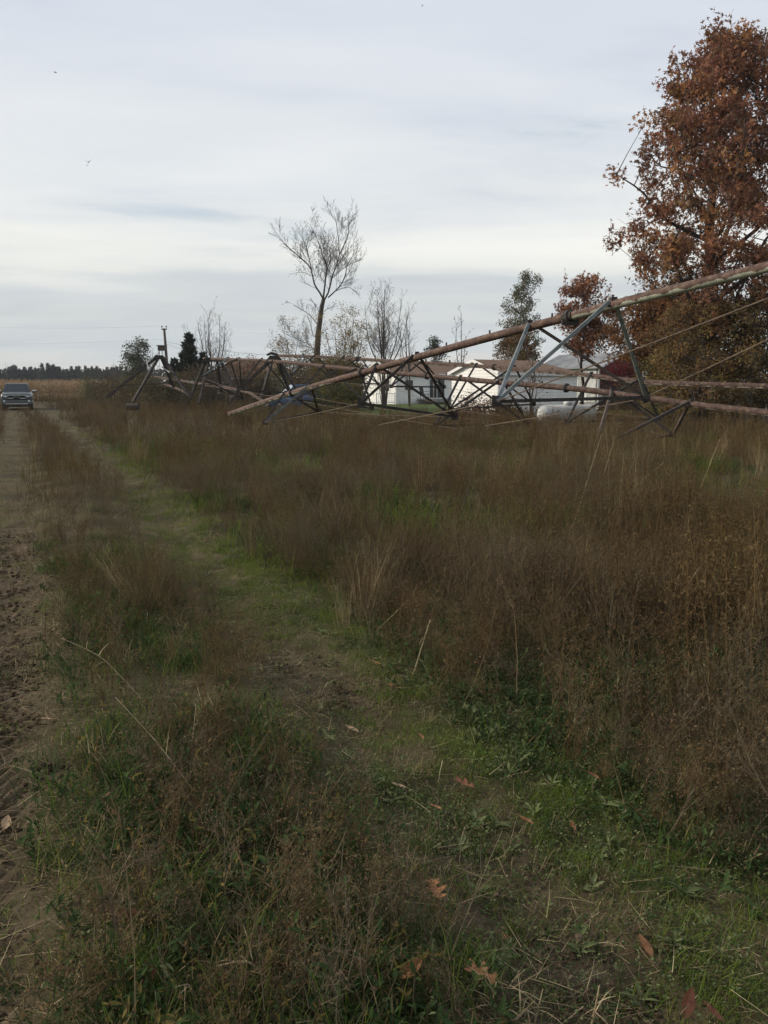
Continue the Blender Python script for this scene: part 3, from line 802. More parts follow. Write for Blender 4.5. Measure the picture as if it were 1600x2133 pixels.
pt_ = thing('pickup_truck', 'dark grey pickup truck facing the camera at the far end of the lane', 'truck', (pk.x, pk.y, gz1(pk.x, pk.y) - .02), R(22))
def prof(w, zb, zs, zt, crown): return [(0, zb), (w * .88, zb), (w * .97, zb + .12), (w, (zb + zs) / 2), (w, zs - .1), (w * .97, zs), (w * .9, zt), (w * .5, zt + crown), (0, zt + crown)]
loft(MB(), [(0, prof(.92, .44, 1.0, 1.08, .02)), (.08, prof(.99, .46, 1.06, 1.14, .03)), (.5, prof(1.02, .42, 1.1, 1.2, .05)), (1.45, prof(1.03, .42, 1.14, 1.24, .05)),
            (1.7, prof(1.03, .42, 1.15, 1.22, 0)), (3.9, prof(1.03, .42, 1.16, 1.22, 0)), (4.0, prof(1.03, .45, 1.18, 1.26, 0)), (5.75, prof(1.02, .5, 1.2, 1.28, 0)), (5.85, prof(.97, .55, 1.15, 1.24, 0))]).build('body', M['truck'], pt_, True)
b8 = [(-.92, 1.5, 1.2), (.92, 1.5, 1.2), (.92, 3.85, 1.2), (-.92, 3.85, 1.2)]
t8 = [(-.72, 2.15, 1.83), (.72, 2.15, 1.83), (.74, 3.5, 1.85), (-.74, 3.5, 1.85)]
MB().hexa(b8, t8).build('cab', M['truck'], pt_)
MB().hexa([(-.74, 2.1, 1.834), (.74, 2.1, 1.834), (.76, 3.55, 1.854), (-.76, 3.55, 1.854)], [(-.66, 2.25, 1.89), (.66, 2.25, 1.89), (.68, 3.4, 1.9), (-.68, 3.4, 1.9)]).build('roof', M['truck'], pt_)
pane('windshield', [(-.84, 1.545, 1.26), (.84, 1.545, 1.26), (.68, 2.09, 1.79), (-.68, 2.09, 1.79)], pt_)
for s_ in (-1, 1):
    q = [(s_ * .905, 1.75, 1.27), (s_ * .905, 2.65, 1.27), (s_ * .76, 2.65, 1.78), (s_ * .76, 2.25, 1.78)]
    pane('side_window', q if s_ > 0 else q[::-1], pt_)
    q = [(s_ * .905, 2.75, 1.27), (s_ * .905, 3.6, 1.27), (s_ * .76, 3.4, 1.78), (s_ * .76, 2.75, 1.78)]
    pane('side_window', q if s_ > 0 else q[::-1], pt_)
    mr = MB().box(s_ * 1.16 - .13, s_ * 1.16 + .13, 1.72, 1.86, 1.24, 1.42).build('mirror', M['black'], pt_)
    MB().box(s_ * 1.16 - .135, s_ * 1.16 + .135, 1.69, 1.717, 1.33, 1.43).build('mirror_cap', M['chrome'], mr)
    MB().box(min(s_ * 1.0, s_ * 1.035), max(s_ * 1.0, s_ * 1.035), 1.75, 1.82, 1.2, 1.3).build('mirror_arm', M['black'], pt_)
    hl = MB().hexa([(s_ * .64, -.03, .9), (s_ * .94, .02, .9), (s_ * .98, .2, .9), (s_ * .64, .2, .9)], [(s_ * .64, -.03, 1.03), (s_ * .95, .02, 1.05), (s_ * .99, .2, 1.05), (s_ * .64, .2, 1.03)]).build('headlight', M['lamp'], pt_)
    MB().box(min(s_ * .66, s_ * .9), max(s_ * .66, s_ * .9), -.036, -.031, .91, .95).build('lamp_strip', M['black'], hl)
    MB().tube([(s_ * .8, -.12, .66), (s_ * .8, -.10, .66)], .07, 10).build('fog_lamp', M['lamp'], pt_)
    MB().bar((s_ * .58, -.055, .86), (s_ * .30, -.055, .84), .02, .035).bar((s_ * .30, -.055, .84), (s_ * .2, -.055, .91), .02, .035).build('grille_bar', M['chrome'], pt_)
    for y in (.95, 4.75): wheel(pt_, s_ * .86, y, .41, .27)
MB().prism([(-.6, .72), (.6, .72), (.6, .98), (.5, 1.06), (-.5, 1.06), (-.6, .98)], -.045, -.002, 'y').build('grille', M['black'], pt_)
MB().bar((-.5, -.05, 1.07), (.5, -.05, 1.07), .02, .03).bar((.5, -.05, 1.07), (.615, -.05, .98), .02, .03).bar((-.5, -.05, 1.07), (-.615, -.05, .98), .02, .03).build('grille_surround', M['chrome'], pt_)
MB().box(-.9, .9, .02, 5.5, .26, .415).build('underbody', M['black'], pt_)
MB().prism([(-.9, .27), (.9, .27), (.96, .455), (-.96, .455)], -.06, .015, 'y').build('air_dam', M['black'], pt_)
MB().prism([(-.98, .46), (.98, .46), (.98, .72), (-.98, .72)], -.11, .04, 'y').build('bumper', M['truck'], pt_)
MB().bar((-.72, -.125, .47), (.72, -.125, .47), .03, .05).build('bumper_trim', M['chrome'], pt_)
MB().bar((-.66, -.125, .70), (.66, -.125, .70), .02, .025).build('bumper_trim', M['galv'], pt_)
cu = bpy.data.curves.new('lettering', 'FONT'); cu.body = 'RAM'; cu.size = .17; cu.align_x = 'CENTER'; cu.extrude = .004
to = bpy.data.objects.new('lettering_src', cu); COL.objects.link(to)
dg = bpy.context.evaluated_depsgraph_get()
tme = bpy.data.meshes.new_from_object(to.evaluated_get(dg)); bpy.data.objects.remove(to, do_unlink=True)
tme.materials.clear(); tme.materials.append(M['galv'])
lt = link('lettering', tme, pt_); lt.location = (0, -.052, .9); lt.rotation_euler = (R(90), 0, 0)

def car(label, loc, rz, paint, hgt=1.6):
    c = thing('car', label, 'car', loc, rz)
    k = hgt / 1.6
    pr = lambda w, zb, zs, zt: [(0, zb), (w * .9, zb), (w, zb + .15), (w, zs), (w * .93, zt), (0, zt + .02)]
    loft(MB(), [(0, pr(.7, .35, .55, .62)), (.12, pr(.82, .28, .66, .74)), (1.1, pr(.88, .25, .84 * k, .92 * k)), (1.5, pr(.89, .25, .88 * k, .96 * k)), (3.7, pr(.89, .25, .92 * k, 1.0 * k)), (4.3, pr(.84, .3, .9 * k, .97 * k)), (4.4, pr(.76, .4, .8 * k, .88 * k))]).build('body', paint, c, True)
    MB().hexa([(-.8, 1.25, .9 * k), (.8, 1.25, .9 * k), (.8, 4.1, .95 * k), (-.8, 4.1, .95 * k)], [(-.6, 2.05, 1.56 * k), (.6, 2.05, 1.56 * k), (.6, 3.4, 1.58 * k), (-.6, 3.4, 1.58 * k)]).build('cabin', paint, c)
    pane('windshield', [(-.72, 1.33, .97 * k), (.72, 1.33, .97 * k), (.57, 1.98, 1.51 * k), (-.57, 1.98, 1.51 * k)], c, mat=M['shield'])
    for s_ in (-1, 1):
        q = [(s_ * .785, 1.6, 1.0 * k), (s_ * .785, 2.65, 1.0 * k), (s_ * .622, 2.65, 1.52 * k), (s_ * .622, 2.15, 1.52 * k)]
        pane('side_window', q if s_ > 0 else q[::-1], c)
        q = [(s_ * .785, 2.75, 1.0 * k), (s_ * .785, 3.75, 1.0 * k), (s_ * .622, 3.3, 1.52 * k), (s_ * .622, 2.75, 1.52 * k)]
        pane('side_window', q if s_ > 0 else q[::-1], c)
        MB().box(s_ * .98 - .1, s_ * .98 + .1, 1.5, 1.62, .98 * k, 1.1 * k).build('mirror', M['black'], c)
        MB().box(s_ * .62 - .14, s_ * .62 + .14, -.02, .1, .56, .68).build('headlight', M['lamp'], c)
        for y in (.85, 3.55): wheel(c, s_ * .78, y, .33, .22)
    MB().box(-.4, .4, -.03, -.004, .4, .56).build('grille', M['black'], c)
    return c
M['shield'] = principled('windshield_painted_sky_reflection', (.30, .34, .36), .12, .2, .8)  # sky reflection on the glass put into the pale base colour
bc = P(548, 830, 56)
car('blue car parked behind the fallen pipes, left of the white house', (bc.x, bc.y, 0), R(-68), M['blue'], 1.82)
wc = P(-34, 846, 66)
car('white car at the left edge, half hidden beside the pickup', (wc.x, wc.y, 0), R(20), M['white_paint'], 1.7)

# ---------------------------------------------------------------- utility pole and wires
up_ = P(347, 770, 88)
ul = thing('utility_pole', 'weathered wooden utility pole with two pin insulators, left of the cedar', 'utility pole', (up_.x, up_.y, 0))
top = P(342, 684, 88) - Vector((up_.x, up_.y, 0))
MB().tube([(.25, 0, 0), tuple(top.lerp(Vector((.25, 0, 0)), .5)), tuple(top)], [.17, .15, .12], 10).build('pole', M['pole'], ul)
MB().bar(top + Vector((-.28, 0, -.1)), top + Vector((.28, 0, -.1)), .09, .1).build('crossarm', M['pole'], ul)
for s_ in (-.22, .22): MB().tube([top + Vector((s_, 0, -.05)), top + Vector((s_, 0, .12)), top + Vector((s_, 0, .14)), top + Vector((s_, 0, .26))], [.03, .03, .08, .05], 8).build('insulator', M['dark_steel'], ul)
def wire(label, a, b, sag, r=.0045):
    a, b = Vector(a), Vector(b)
    pts = [a.lerp(b, k / 16) - Vector((0, 0, sag * 4 * (k / 16) * (1 - k / 16))) for k in range(17)]
    o = MB().tube([p - a for p in pts], r, 5).build('power_line', M['dark_steel']); o.location = a
    tag(o, label, 'power line', 'overhead wires at the utility pole')
wt = up_ * 1; wt.z = 0
wire('upper overhead wire running left from the pole top', wt + top + Vector((-.22, 0, .24)), P(-250, 668, 105), .5)
wire('lower overhead wire running left from the pole', P(343, 706, 88), P(-250, 712, 108), .4)
wire('overhead service wire sagging right from the pole above the cedar', P(346, 712, 88), P(760, 742, 74), .55, .011)
wire('thin overhead wire running right across the sky from the pole top', wt + top + Vector((.22, 0, .24)), P(1100, 690, 150), 1.2, .0045)
wire('telephone wire drooping right just below the service wire', P(346, 716, 88), P(470, 728, 80), .5, .008)

# ---------------------------------------------------------------- trees
def branch(mb, pts, r0, r1, n): mb.tube(pts, [r0 + (r1 - r0) * k / (len(pts) - 1) for k in range(len(pts))], n, cap=False)
def sub(mb, pts, r0, r1, lvl, rng, spread=.9, dens=1.0, maxl=3.0, tips=None, upb=.35):
    """twigs along a limb, recursing"""
    pts = [Vector(p) for p in pts]
    ln = sum((b - a).length for a, b in zip(pts, pts[1:]))
    n = max(2, int(ln * dens * (3.1 if lvl > 1 else 5.5)))
    for k in range(n):
        s = .18 + .82 * (k + rng.random()) / n
        q = s * (len(pts) - 1); i = min(int(q), len(pts) - 2)
        p = pts[i].lerp(pts[i + 1], q - i); d = (pts[i + 1] - pts[i]).normalized()
        side = Vector(rng.normal(size=3)); side -= d * side.dot(d); side.normalize()
        v = (d * (1.1 - spread * .35) + side * spread * rng.uniform(.5, 1.0) + Vector((0, 0, upb))).normalized()
        l = min(maxl, ln * .55) * rng.uniform(.45, 1) * (1.15 - .55 * s)
        bend = Vector(rng.normal(size=3)) * .22 * l
        e = p + v * l + Vector((0, 0, .12 * l))
        mid = p.lerp(e, .5) + bend * .35
        rr = max(.008, (r0 + (r1 - r0) * s) * .5)
        q3 = [p, p.lerp(mid, .5) + bend * .05, mid, mid.lerp(e, .5) + bend * .1, e] if l > .8 else [p, mid, e]
        branch(mb, q3, rr, max(.006, rr * .35), 4 if rr > .02 else 3)
        if tips is not None: tips.append((e, v)); tips.append((mid, v))
        if lvl > 1: sub(mb, q3, rr, rr * .3, lvl - 1, rng, spread, dens, maxl * .6, tips, upb)
def add_leaves(name, parent, cen, size, tmpl, pal, w, rng, mat, droop=.1, jit=.18):
    V, F, C = leaves_np(cen, size, tmpl, pick_cols(len(cen), pal, w, rng, jit), rng, droop)
    return link(name, np_mesh(name, V, F, mat, C), parent)

# tall bare tree; limbs follow the photograph's, spread in depth too
def ZB(x, y): return (540 + x / 4.444, 400 + y / 4.444)
def bare_elm():
    rng = np.random.default_rng(3)
    Y0 = 66
    b = P(655, 800, Y0); off = Vector((b.x, b.y, 0))
    t = thing('bare_tree', 'tall bare vase-shaped tree with a few leaves left, at the centre', 'tree', off)
    def pts(l, y0=0, y1=0): return [P(*ZB(x, y), Y0 + y0 + (y1 - y0) * k / (len(l) - 1)) - off for k, (x, y) in enumerate(l)]
    tr = pts([(520, 1900), (530, 1700), (535, 1480), (548, 1300), (566, 1160), (580, 1060), (596, 990)])
    tr[0].z = 0
    MB().tube(tr, [.33, .29, .25, .22, .19, .17, .15], 9).build('trunk', M['bark'], t, True)
    mb = MB(); tips = []
    limbs = [([(596, 995), (560, 930), (510, 850), (482, 720), (430, 650), (370, 600), (290, 530), (220, 460), (150, 370), (80, 290)], -.2, -2.2, .13),
             ([(482, 725), (465, 620), (440, 520), (400, 430), (340, 310)], -.6, -1.8, .07),
             ([(592, 990), (606, 880), (618, 760), (625, 690), (590, 600), (562, 500), (520, 400), (470, 300), (370, 140)], 0, .9, .13),
             ([(618, 760), (640, 690), (662, 600), (645, 490), (640, 380), (600, 120)], .2, 2.3, .08),
             ([(600, 1000), (640, 930), (672, 800), (690, 740), (742, 580), (722, 350), (700, 220), (640, 60)], 0, -1.4, .14),
             ([(742, 582), (790, 480), (825, 380), (832, 260), (830, 150)], -.6, -2.4, .08),
             ([(830, 300), (880, 240), (925, 190)], -2, -2.6, .05),
             ([(640, 975), (700, 920), (762, 850), (800, 760), (816, 680), (870, 580), (910, 470), (1000, 330)], .1, 2.3, .11),
             ([(672, 800), (720, 760), (790, 700), (900, 640), (1020, 600)], 0, 1.2, .06),
             ([(700, 920), (760, 895), (832, 880), (900, 930), (960, 985)], 0, -1.5, .055),
             ([(482, 780), (430, 750), (360, 742), (250, 780)], 0, -1, .04),
             ([(600, 830), (560, 770), (500, 690)], 0, 1.6, .05),
             ([(556, 1120), (520, 1040), (430, 960)], 0, -1.2, .05), ([(552, 1240), (470, 1140), (380, 1080), (280, 1020)], 0, 1.4, .07),
             ([(545, 1330), (500, 1330), (470, 1200), (440, 1130)], 0, -1.4, .06),
             ([(600, 1110), (650, 1070), (760, 1050)], 0, .9, .04), ([(540, 1500), (480, 1440), (300, 1410), (130, 1400)], 0, -1.3, .05),
             ([(535, 1480), (440, 1400), (300, 1340), (110, 1240)], 0, 1.5, .05)]
    for l, a, b2, r in limbs:
        p = smooth_path(pts(l, a, b2), 2); r *= .58; p = p[:max(4, int(len(p) * .9))]
        branch(mb, p, r, .012, 6)
        sub(mb, p, r * .6, .012, 3, rng, .9, 1.25, 2.1, tips, .22)
    mb.build('branches', M['bark'], t)
    tp = np.array([list(e) for e, v in tips])
    hi = tp[(tp[:, 2] > 6)]
    hi = hi[(vnoise(hi[:, 0], hi[:, 2], .55, 4) > .52)]
    c = hi[rng.integers(0, len(hi), 900)] + rng.normal(size=(900, 3)) * .16
    add_leaves('leaves', t, c, rng.uniform(.07, .12, 900), LEAF_PLAIN, [(.05, .045, .03), (.085, .07, .04)], [1, 1], rng, M['leaf'], .4)
bare_elm()

def bare_bush_tree(label, px, py_top, Y, width_px, seed, stems=5, dens=.8, r=.07, name='bare_tree', ybase=0, leaves=0, pal=None, lean=0, spread=1.05, lvl=3):
    rng = np.random.default_rng(seed)
    b = P(px, 800, Y); off = Vector((b.x, b.y, 0))
    t = thing(name, label, 'tree', off, 0)
    H = P(px, py_top, Y).z; hw = width_px / FPX * Y / 2
    mb = MB(); tips = []; tk = MB()
    for k in range(stems):
        a = rng.uniform(0, 2 * math.pi); f = (k + .5) / stems if stems > 1 else 0
        rr = hw * math.sqrt(f) * 1.0; h = H * (1 - .35 * f * rng.uniform(.6, 1))
        e = Vector((rr * math.cos(a) + lean, rr * math.sin(a), h)); s = Vector((.12 * math.cos(a), .12 * math.sin(a), 0))
        q = [s, s.lerp(e, .33) * 1 + Vector((-rr * .12 * math.cos(a), 0, h * .05)), s.lerp(e, .66) + Vector(rng.normal(size=3)) * .15, e]
        q = smooth_path(q, 3)
        r0 = r * (1 - .3 * f)
        tk.tube(q, [r0 + (.012 - r0) * i / (len(q) - 1) for i in range(len(q))], 6, cap=False)
        sub(mb, q[2:], r0 * .6, .01, lvl, rng, spread, dens, hw * 1.0, tips, .42)
    tk.build('trunk', M['bark'], t); mb.build('twigs', M['twig'], t)
    if leaves:
        tp = np.array([list(e) for e, v in tips]); c = tp[rng.integers(0, len(tp), leaves)] + rng.normal(size=(leaves, 3)) * .15
        add_leaves('leaves', t, c, rng.uniform(.07, .13, leaves), LEAF_PLAIN, pal or [(.06, .05, .03), (.12, .09, .03)], [1] * len(pal or [1, 1]), rng, M['leaf'], .4)
    return t
bare_bush_tree('bare multi-stemmed tree right of the tall central tree', 800, 600, 67, 120, 21, 10, .75, .09, leaves=260)
bare_bush_tree('small bare tree beside the multi-stemmed tree, left of the house roof', 855, 655, 69, 70, 22, 6, .7, .06)
bare_bush_tree('slim bare sapling standing in front of the white house', 962, 642, 52, 62, 23, 3, .8, .045, leaves=40)
bare_bush_tree('bare tree with fine twigs just right of the dark cedar', 444, 645, 78, 85, 24, 8, .8, .10, leaves=30)
bare_bush_tree('leggy shrub with yellowing leaves at the foot of the tall tree', 715, 655, 63, 120, 25, 7, .6, .06, 'yellowing_shrub', leaves=3800, pal=[(.30, .20, .055), (.22, .16, .05), (.15, .13, .055)])
bare_bush_tree('low twiggy tree with sparse ochre leaves left of the tall trunk', 610, 690, 63, 110, 26, 6, .6, .05, 'yellowing_shrub', leaves=1700, pal=[(.26, .16, .055), (.17, .13, .055)])
bare_bush_tree('thin bare bush in front of the right side wall of the white building', 1108, 745, 40, 70, 27, 5, .9, .03, leaves=60, pal=[(.14, .08, .03), (.1, .06, .03)], name='bare_bush')
bare_bush_tree('bare brush thicket between the utility pole and the grey-green tree', 318, 722, 72, 60, 28, 5, .8, .04, name='bare_bush')
bare_bush_tree('leafless scrub to the right of the cedar below the pipe', 470, 765, 60, 90, 29, 8, 1.0, .04, name='bare_bush')
bare_bush_tree('grey leafless brush left of the leaning tower', 235, 772, 75, 70, 30, 6, .9, .035, name='bare_bush')
bare_bush_tree('faint bare tree over the far conifers at the left edge', 12, 752, 300, 22, 31, 4, .12, .12, lvl=2)
bare_bush_tree('faint bare tree over the far conifers above the pickup', 80, 754, 300, 22, 32, 4, .12, .12, lvl=2)
bare_bush_tree('faint bare tree rising from the brush left of the grey-green tree', 242, 752, 160, 26, 33, 4, .3, .1, lvl=2)
bare_bush_tree('small dark weed stem standing in brown brush by the fallen pipe', 380, 790, 44, 30, 34, 3, 1.2, .02, name='bare_bush')
bare_bush_tree('bare forked bush in front of the left gable of the house', 800, 762, 58, 60, 35, 5, .8, .04, name='bare_bush')

def leafy(name, label, cat, px, Y, prof_, nclump, per, csize, lsize, pal, w, tmpl, seed, trunk_r=.2, bark='bark_dark', shell=.55, top_sprigs=0, z0=None, droop=.1, holes=.0, leader=True, flat=.85):
    """prof_: [(py, left half width px, right half width px)] outline of the crown from top to bottom"""
    rng = np.random.default_rng(seed)
    b = P(px, 800, Y); off = Vector((b.x, b.y, 0))
    t = thing(name, label, cat, off)
    zs = np.array([P(px, p[0], Y).z for p in prof_][::-1]); lw = np.array([p[1] / FPX * Y for p in prof_][::-1]); rw = np.array([p[2] / FPX * Y for p in prof_][::-1])
    zt, zb = zs[-1], zs[0]
    cl = []
    while len(cl) < nclump:
        z = rng.uniform(zb, zt); a = rng.uniform(0, 2 * math.pi)
        wl, wr = np.interp(z, zs, lw), np.interp(z, zs, rw)
        if rng.random() > ((wl + wr) / (lw.max() + rw.max())) ** .9 + .1: continue
        f = rng.random() ** shell
        c, s = math.cos(a), math.sin(a)
        x = f * (wr if c > 0 else wl) * c; y = f * .5 * (wl + wr) * s
        if holes and vnoise(x + 50, z, .62, seed) * .75 + vnoise(x + y, z + y, 1.1, seed + 2) * .25 < holes + .05: continue
        cl.append((x, y, z))
    cl = np.array(cl)
    tkb = MB()
    hz = zt * .93
    if leader:
        q = [Vector((0, 0, 0))] + [Vector((.012 * zt * math.sin(k * 1.7 + seed), .012 * zt * math.sin(k * 2.3), hz * k / 7)) for k in range(1, 8)]
        tkb.tube(q, [trunk_r * (1 - .93 * (k / 7) ** 1.1) for k in range(8)], 9, cap=False)
    else:
        q = [Vector((0, 0, 0)), Vector((0, 0, zb * .5 + .1))]
        for k in range(6):
            a = k * 1.05; e = Vector((lw.max() * .5 * math.cos(a), lw.max() * .5 * math.sin(a), zb + (zt - zb) * .7))
            tkb.tube([Vector((.1 * math.cos(a), .1 * math.sin(a), 0)), e * .5, e], [trunk_r * .5, trunk_r * .35, .01], 5, cap=False)
    tkb.build('trunk', M[bark], t, True)
    br = MB(); limbs = []
    nl = min(len(cl), 26 if leader else 9)
    ends = [int(np.argmax(cl[:, 2]))]                       # limb ends spread evenly through the crown
    dmin = np.linalg.norm(cl - cl[ends[0]], axis=1)
    while len(ends) < nl:
        e = int(np.argmax(dmin * rng.uniform(.7, 1, len(cl)))); ends.append(e); dmin = np.minimum(dmin, np.linalg.norm(cl - cl[e], axis=1))
    for e in ends:
        x, y, z = cl[e]; rad = math.hypot(x, y)
        if leader:
            zs_ = min(max(min(zb, zt * .28), z - rad * rng.uniform(.55, .95) - .2), hz * .95); i = min(zs_ / hz * 7, 6.99); k = int(i)
            s = q[k].lerp(q[k + 1], i - k); rr = trunk_r * (1 - .9 * (i / 7)) * .42
        else:
            s = Vector((0, 0, .05)); rr = trunk_r * .4
        E = Vector((x, y, z)); m1 = s.lerp(E, .35) + Vector((x, y, 0)) * .10 + Vector(rng.normal(size=3)) * .12; m2 = s.lerp(E, .7) + Vector(rng.normal(size=3)) * .18
        lp_ = smooth_path([s, m1, m2, E], 3); limbs.append(lp_)
        br.tube(lp_, [max(.012, rr * (1 - .8 * k / (len(lp_) - 1))) for k in range(len(lp_))], 6 if rr > .03 else 4, cap=False)
    allp = np.array([list(p) for lp_ in limbs for p in lp_[3:]])
    for x, y, z in cl:
        E = Vector((x, y, z)); dd = np.linalg.norm(allp - np.array([x, y, z - .25]), axis=1); s = Vector(allp[int(np.argmin(dd))])
        m_ = s.lerp(E, .5) + Vector((0, 0, -.05)) + Vector(rng.normal(size=3)) * .07
        br.tube([s, m_, E], [.022 if leader else .012, .015 if leader else .009, .007], 4, cap=False)
        for _ in range(4):
            d = Vector(rng.normal(size=3)) * csize * .9
            br.tube([m_.lerp(E, .6), E + d], [.008, .004], 3, cap=False)
    cen = np.repeat(cl, per, axis=0); n = len(cen)
    sc_ = np.repeat(rng.uniform(.6, 1.25, len(cl)), per)[:, None] * csize
    dv_ = rng.normal(size=(n, 3)); dv_ /= np.linalg.norm(dv_, axis=1)[:, None]; cen = cen + dv_ * (rng.random((n, 1)) ** .45) * 1.75 * sc_ * np.array([1, 1, flat])
    ci = np.repeat(rng.random(len(cl)), per)
    ok = cen[:, 2] > .1
    cen, ci = cen[ok], ci[ok]
    cols = pick_cols(len(cen), pal, w, rng)
    ccol = pick_cols(len(cl), pal, w, rng, .3); cc = np.repeat(ccol, per, axis=0)[ok]
    cols = cols * .45 + cc * .55
    V, F, C = leaves_np(cen, rng.uniform(.75, 1.25, len(cen)) * lsize, tmpl, cols, rng, droop)
    if top_sprigs:
        sv = br; pos = []
        for k in range(top_sprigs):
            hi_ = cl[cl[:, 2] > zb + .3 * (zt - zb)]; rr_ = np.hypot(hi_[:, 0], hi_[:, 1]) + .8 * (hi_[:, 2] - zb) * (lw.max() / (zt - zb))
            pick = hi_[np.argsort(-rr_)[:max(6, len(hi_) // 3)]]; x, y, z = pick[rng.integers(len(pick))]
            p = Vector((x, y, z)); c = np.sign(x) * min(1, abs(x))
            h = rng.uniform(.5, 1.15); e = p + Vector((rng.normal() * .1 + c * .15, rng.normal() * .1, h))
            sv.tube([p - Vector((0, 0, .5)), e], [.012, .004], 3, cap=False)
            for j in range(12): pos.append(tuple(p.lerp(e, .35 + .65 * rng.random())))
        pos = np.array(pos)
        v2, f2, c2 = leaves_np(pos, rng.uniform(.7, 1.1, len(pos)) * lsize, tmpl, pick_cols(len(pos), pal, w, rng), rng, -.6)
        F = np.concatenate([F, f2 + len(V)]); V = np.concatenate([V, v2]); C = np.concatenate([C, c2])
    br.build('branches', M[bark], t)
    link('crown', np_mesh('crown', V, F, M['leaf'], C), t)
    return t
RUST = [(.24, .115, .082), (.30, .14, .085), (.42, .215, .085), (.18, .10, .08), (.23, .165, .085)]
leafy('oak_tree', 'tall oak with red-brown autumn leaves at the right edge', 'tree', 1466, 33,
      [(76, 62, 45), (100, 98, 72), (145, 112, 100), (200, 128, 135), (270, 158, 175), (335, 190, 210), (420, 200, 230), (500, 194, 235), (555, 140, 225), (605, 95, 210), (690, 70, 180)],
      430, 68, .32, .178, RUST, [3, 4, 2.0, 2.2, 1.8], LEAF_LOBED, 41, .36, shell=.5, top_sprigs=60, holes=.28)
leafy('young_oak', 'lower rusty-orange oak crown in front of the barn roof', 'tree', 1385, 36,
      [(595, 30, 40), (625, 70, 90), (680, 120, 150), (728, 128, 190), (748, 60, 200), (770, 10, 200), (800, -20, 150)], 210, 120, .34, .14,
      [(.24, .12, .05), (.17, .09, .05), (.12, .075, .05), (.32, .16, .06)], [2, 3, 2, .6], LEAF_LOBED, 42, .13, shell=.6, top_sprigs=10)
leafy('young_oak', 'small red-leaved oak left of the tall oak, above the slanting pipe', 'tree', 1212, 40,
      [(580, 14, 20), (605, 45, 55), (640, 52, 60), (680, 45, 72), (712, 26, 70), (735, 14, 50)], 66, 70, .27, .15,
      [(.22, .10, .065), (.30, .14, .065), (.16, .085, .06)], [3, 2.4, 2], LEAF_LOBED, 43, .1, shell=.6, top_sprigs=8)
leafy('pear_tree', 'grey-green leaved tree with rusty lower branches behind the house roof', 'tree', 1084, 92,
      [(572, -10, 36), (592, 0, 46), (612, 28, 12), (640, 42, 32), (670, 48, 42), (700, 46, 44), (730, 42, 40), (752, 34, 34)], 170, 55, .40, .19,
      [(.14, .145, .10), (.10, .11, .075), (.17, .16, .10), (.17, .12, .06)], [3, 3, 2, 1.3], LEAF_PLAIN, 44, .2, 'bark', shell=.55)
leafy('rusty_shrub', 'rusty-brown leafy tree low behind the house roof, under the grey-green tree', 'tree', 1072, 88,
      [(690, 20, 30), (712, 34, 50), (745, 44, 52), (775, 46, 50)], 60, 80, .4, .2, [(.15, .07, .028), (.10, .075, .03), (.12, .09, .035)], [2, 2, 1], LEAF_PLAIN, 45, .1)
leafy('poplar_tree', 'pale grey-green tree left of the leaning tower and utility pole', 'tree', 288, 74,
      [(712, 14, 18), (728, 26, 22), (750, 34, 24), (775, 36, 26), (800, 30, 26)], 90, 55, .36, .16, [(.11, .125, .085), (.085, .10, .065), (.14, .15, .11)], [2, 3, 1], LEAF_PLAIN, 46, .13, 'bark', shell=.6)
leafy('small_evergreen', 'small grey-green treetop showing above the house roof', 'tree', 905, 100,
      [(705, 4, 5), (722, 16, 18), (745, 22, 22), (760, 24, 24)], 30, 60, .35, .2, [(.05, .06, .045), (.075, .08, .06)], [2, 1], LEAF_PLAIN, 47, .1)
leafy('bushy_tree', 'olive bushy tree behind the barn ridge, left of its gable', 'tree', 1215, 74,
      [(650, 10, 20), (690, 36, 40), (730, 52, 50), (765, 40, 50)], 60, 70, .4, .17, [(.085, .085, .05), (.06, .06, .035), (.11, .10, .06)], [2, 2, 1], LEAF_PLAIN, 48, .12)
OL = [(.13, .10, .045), (.10, .08, .042), (.18, .105, .045), (.16, .085, .04), (.17, .135, .05)]
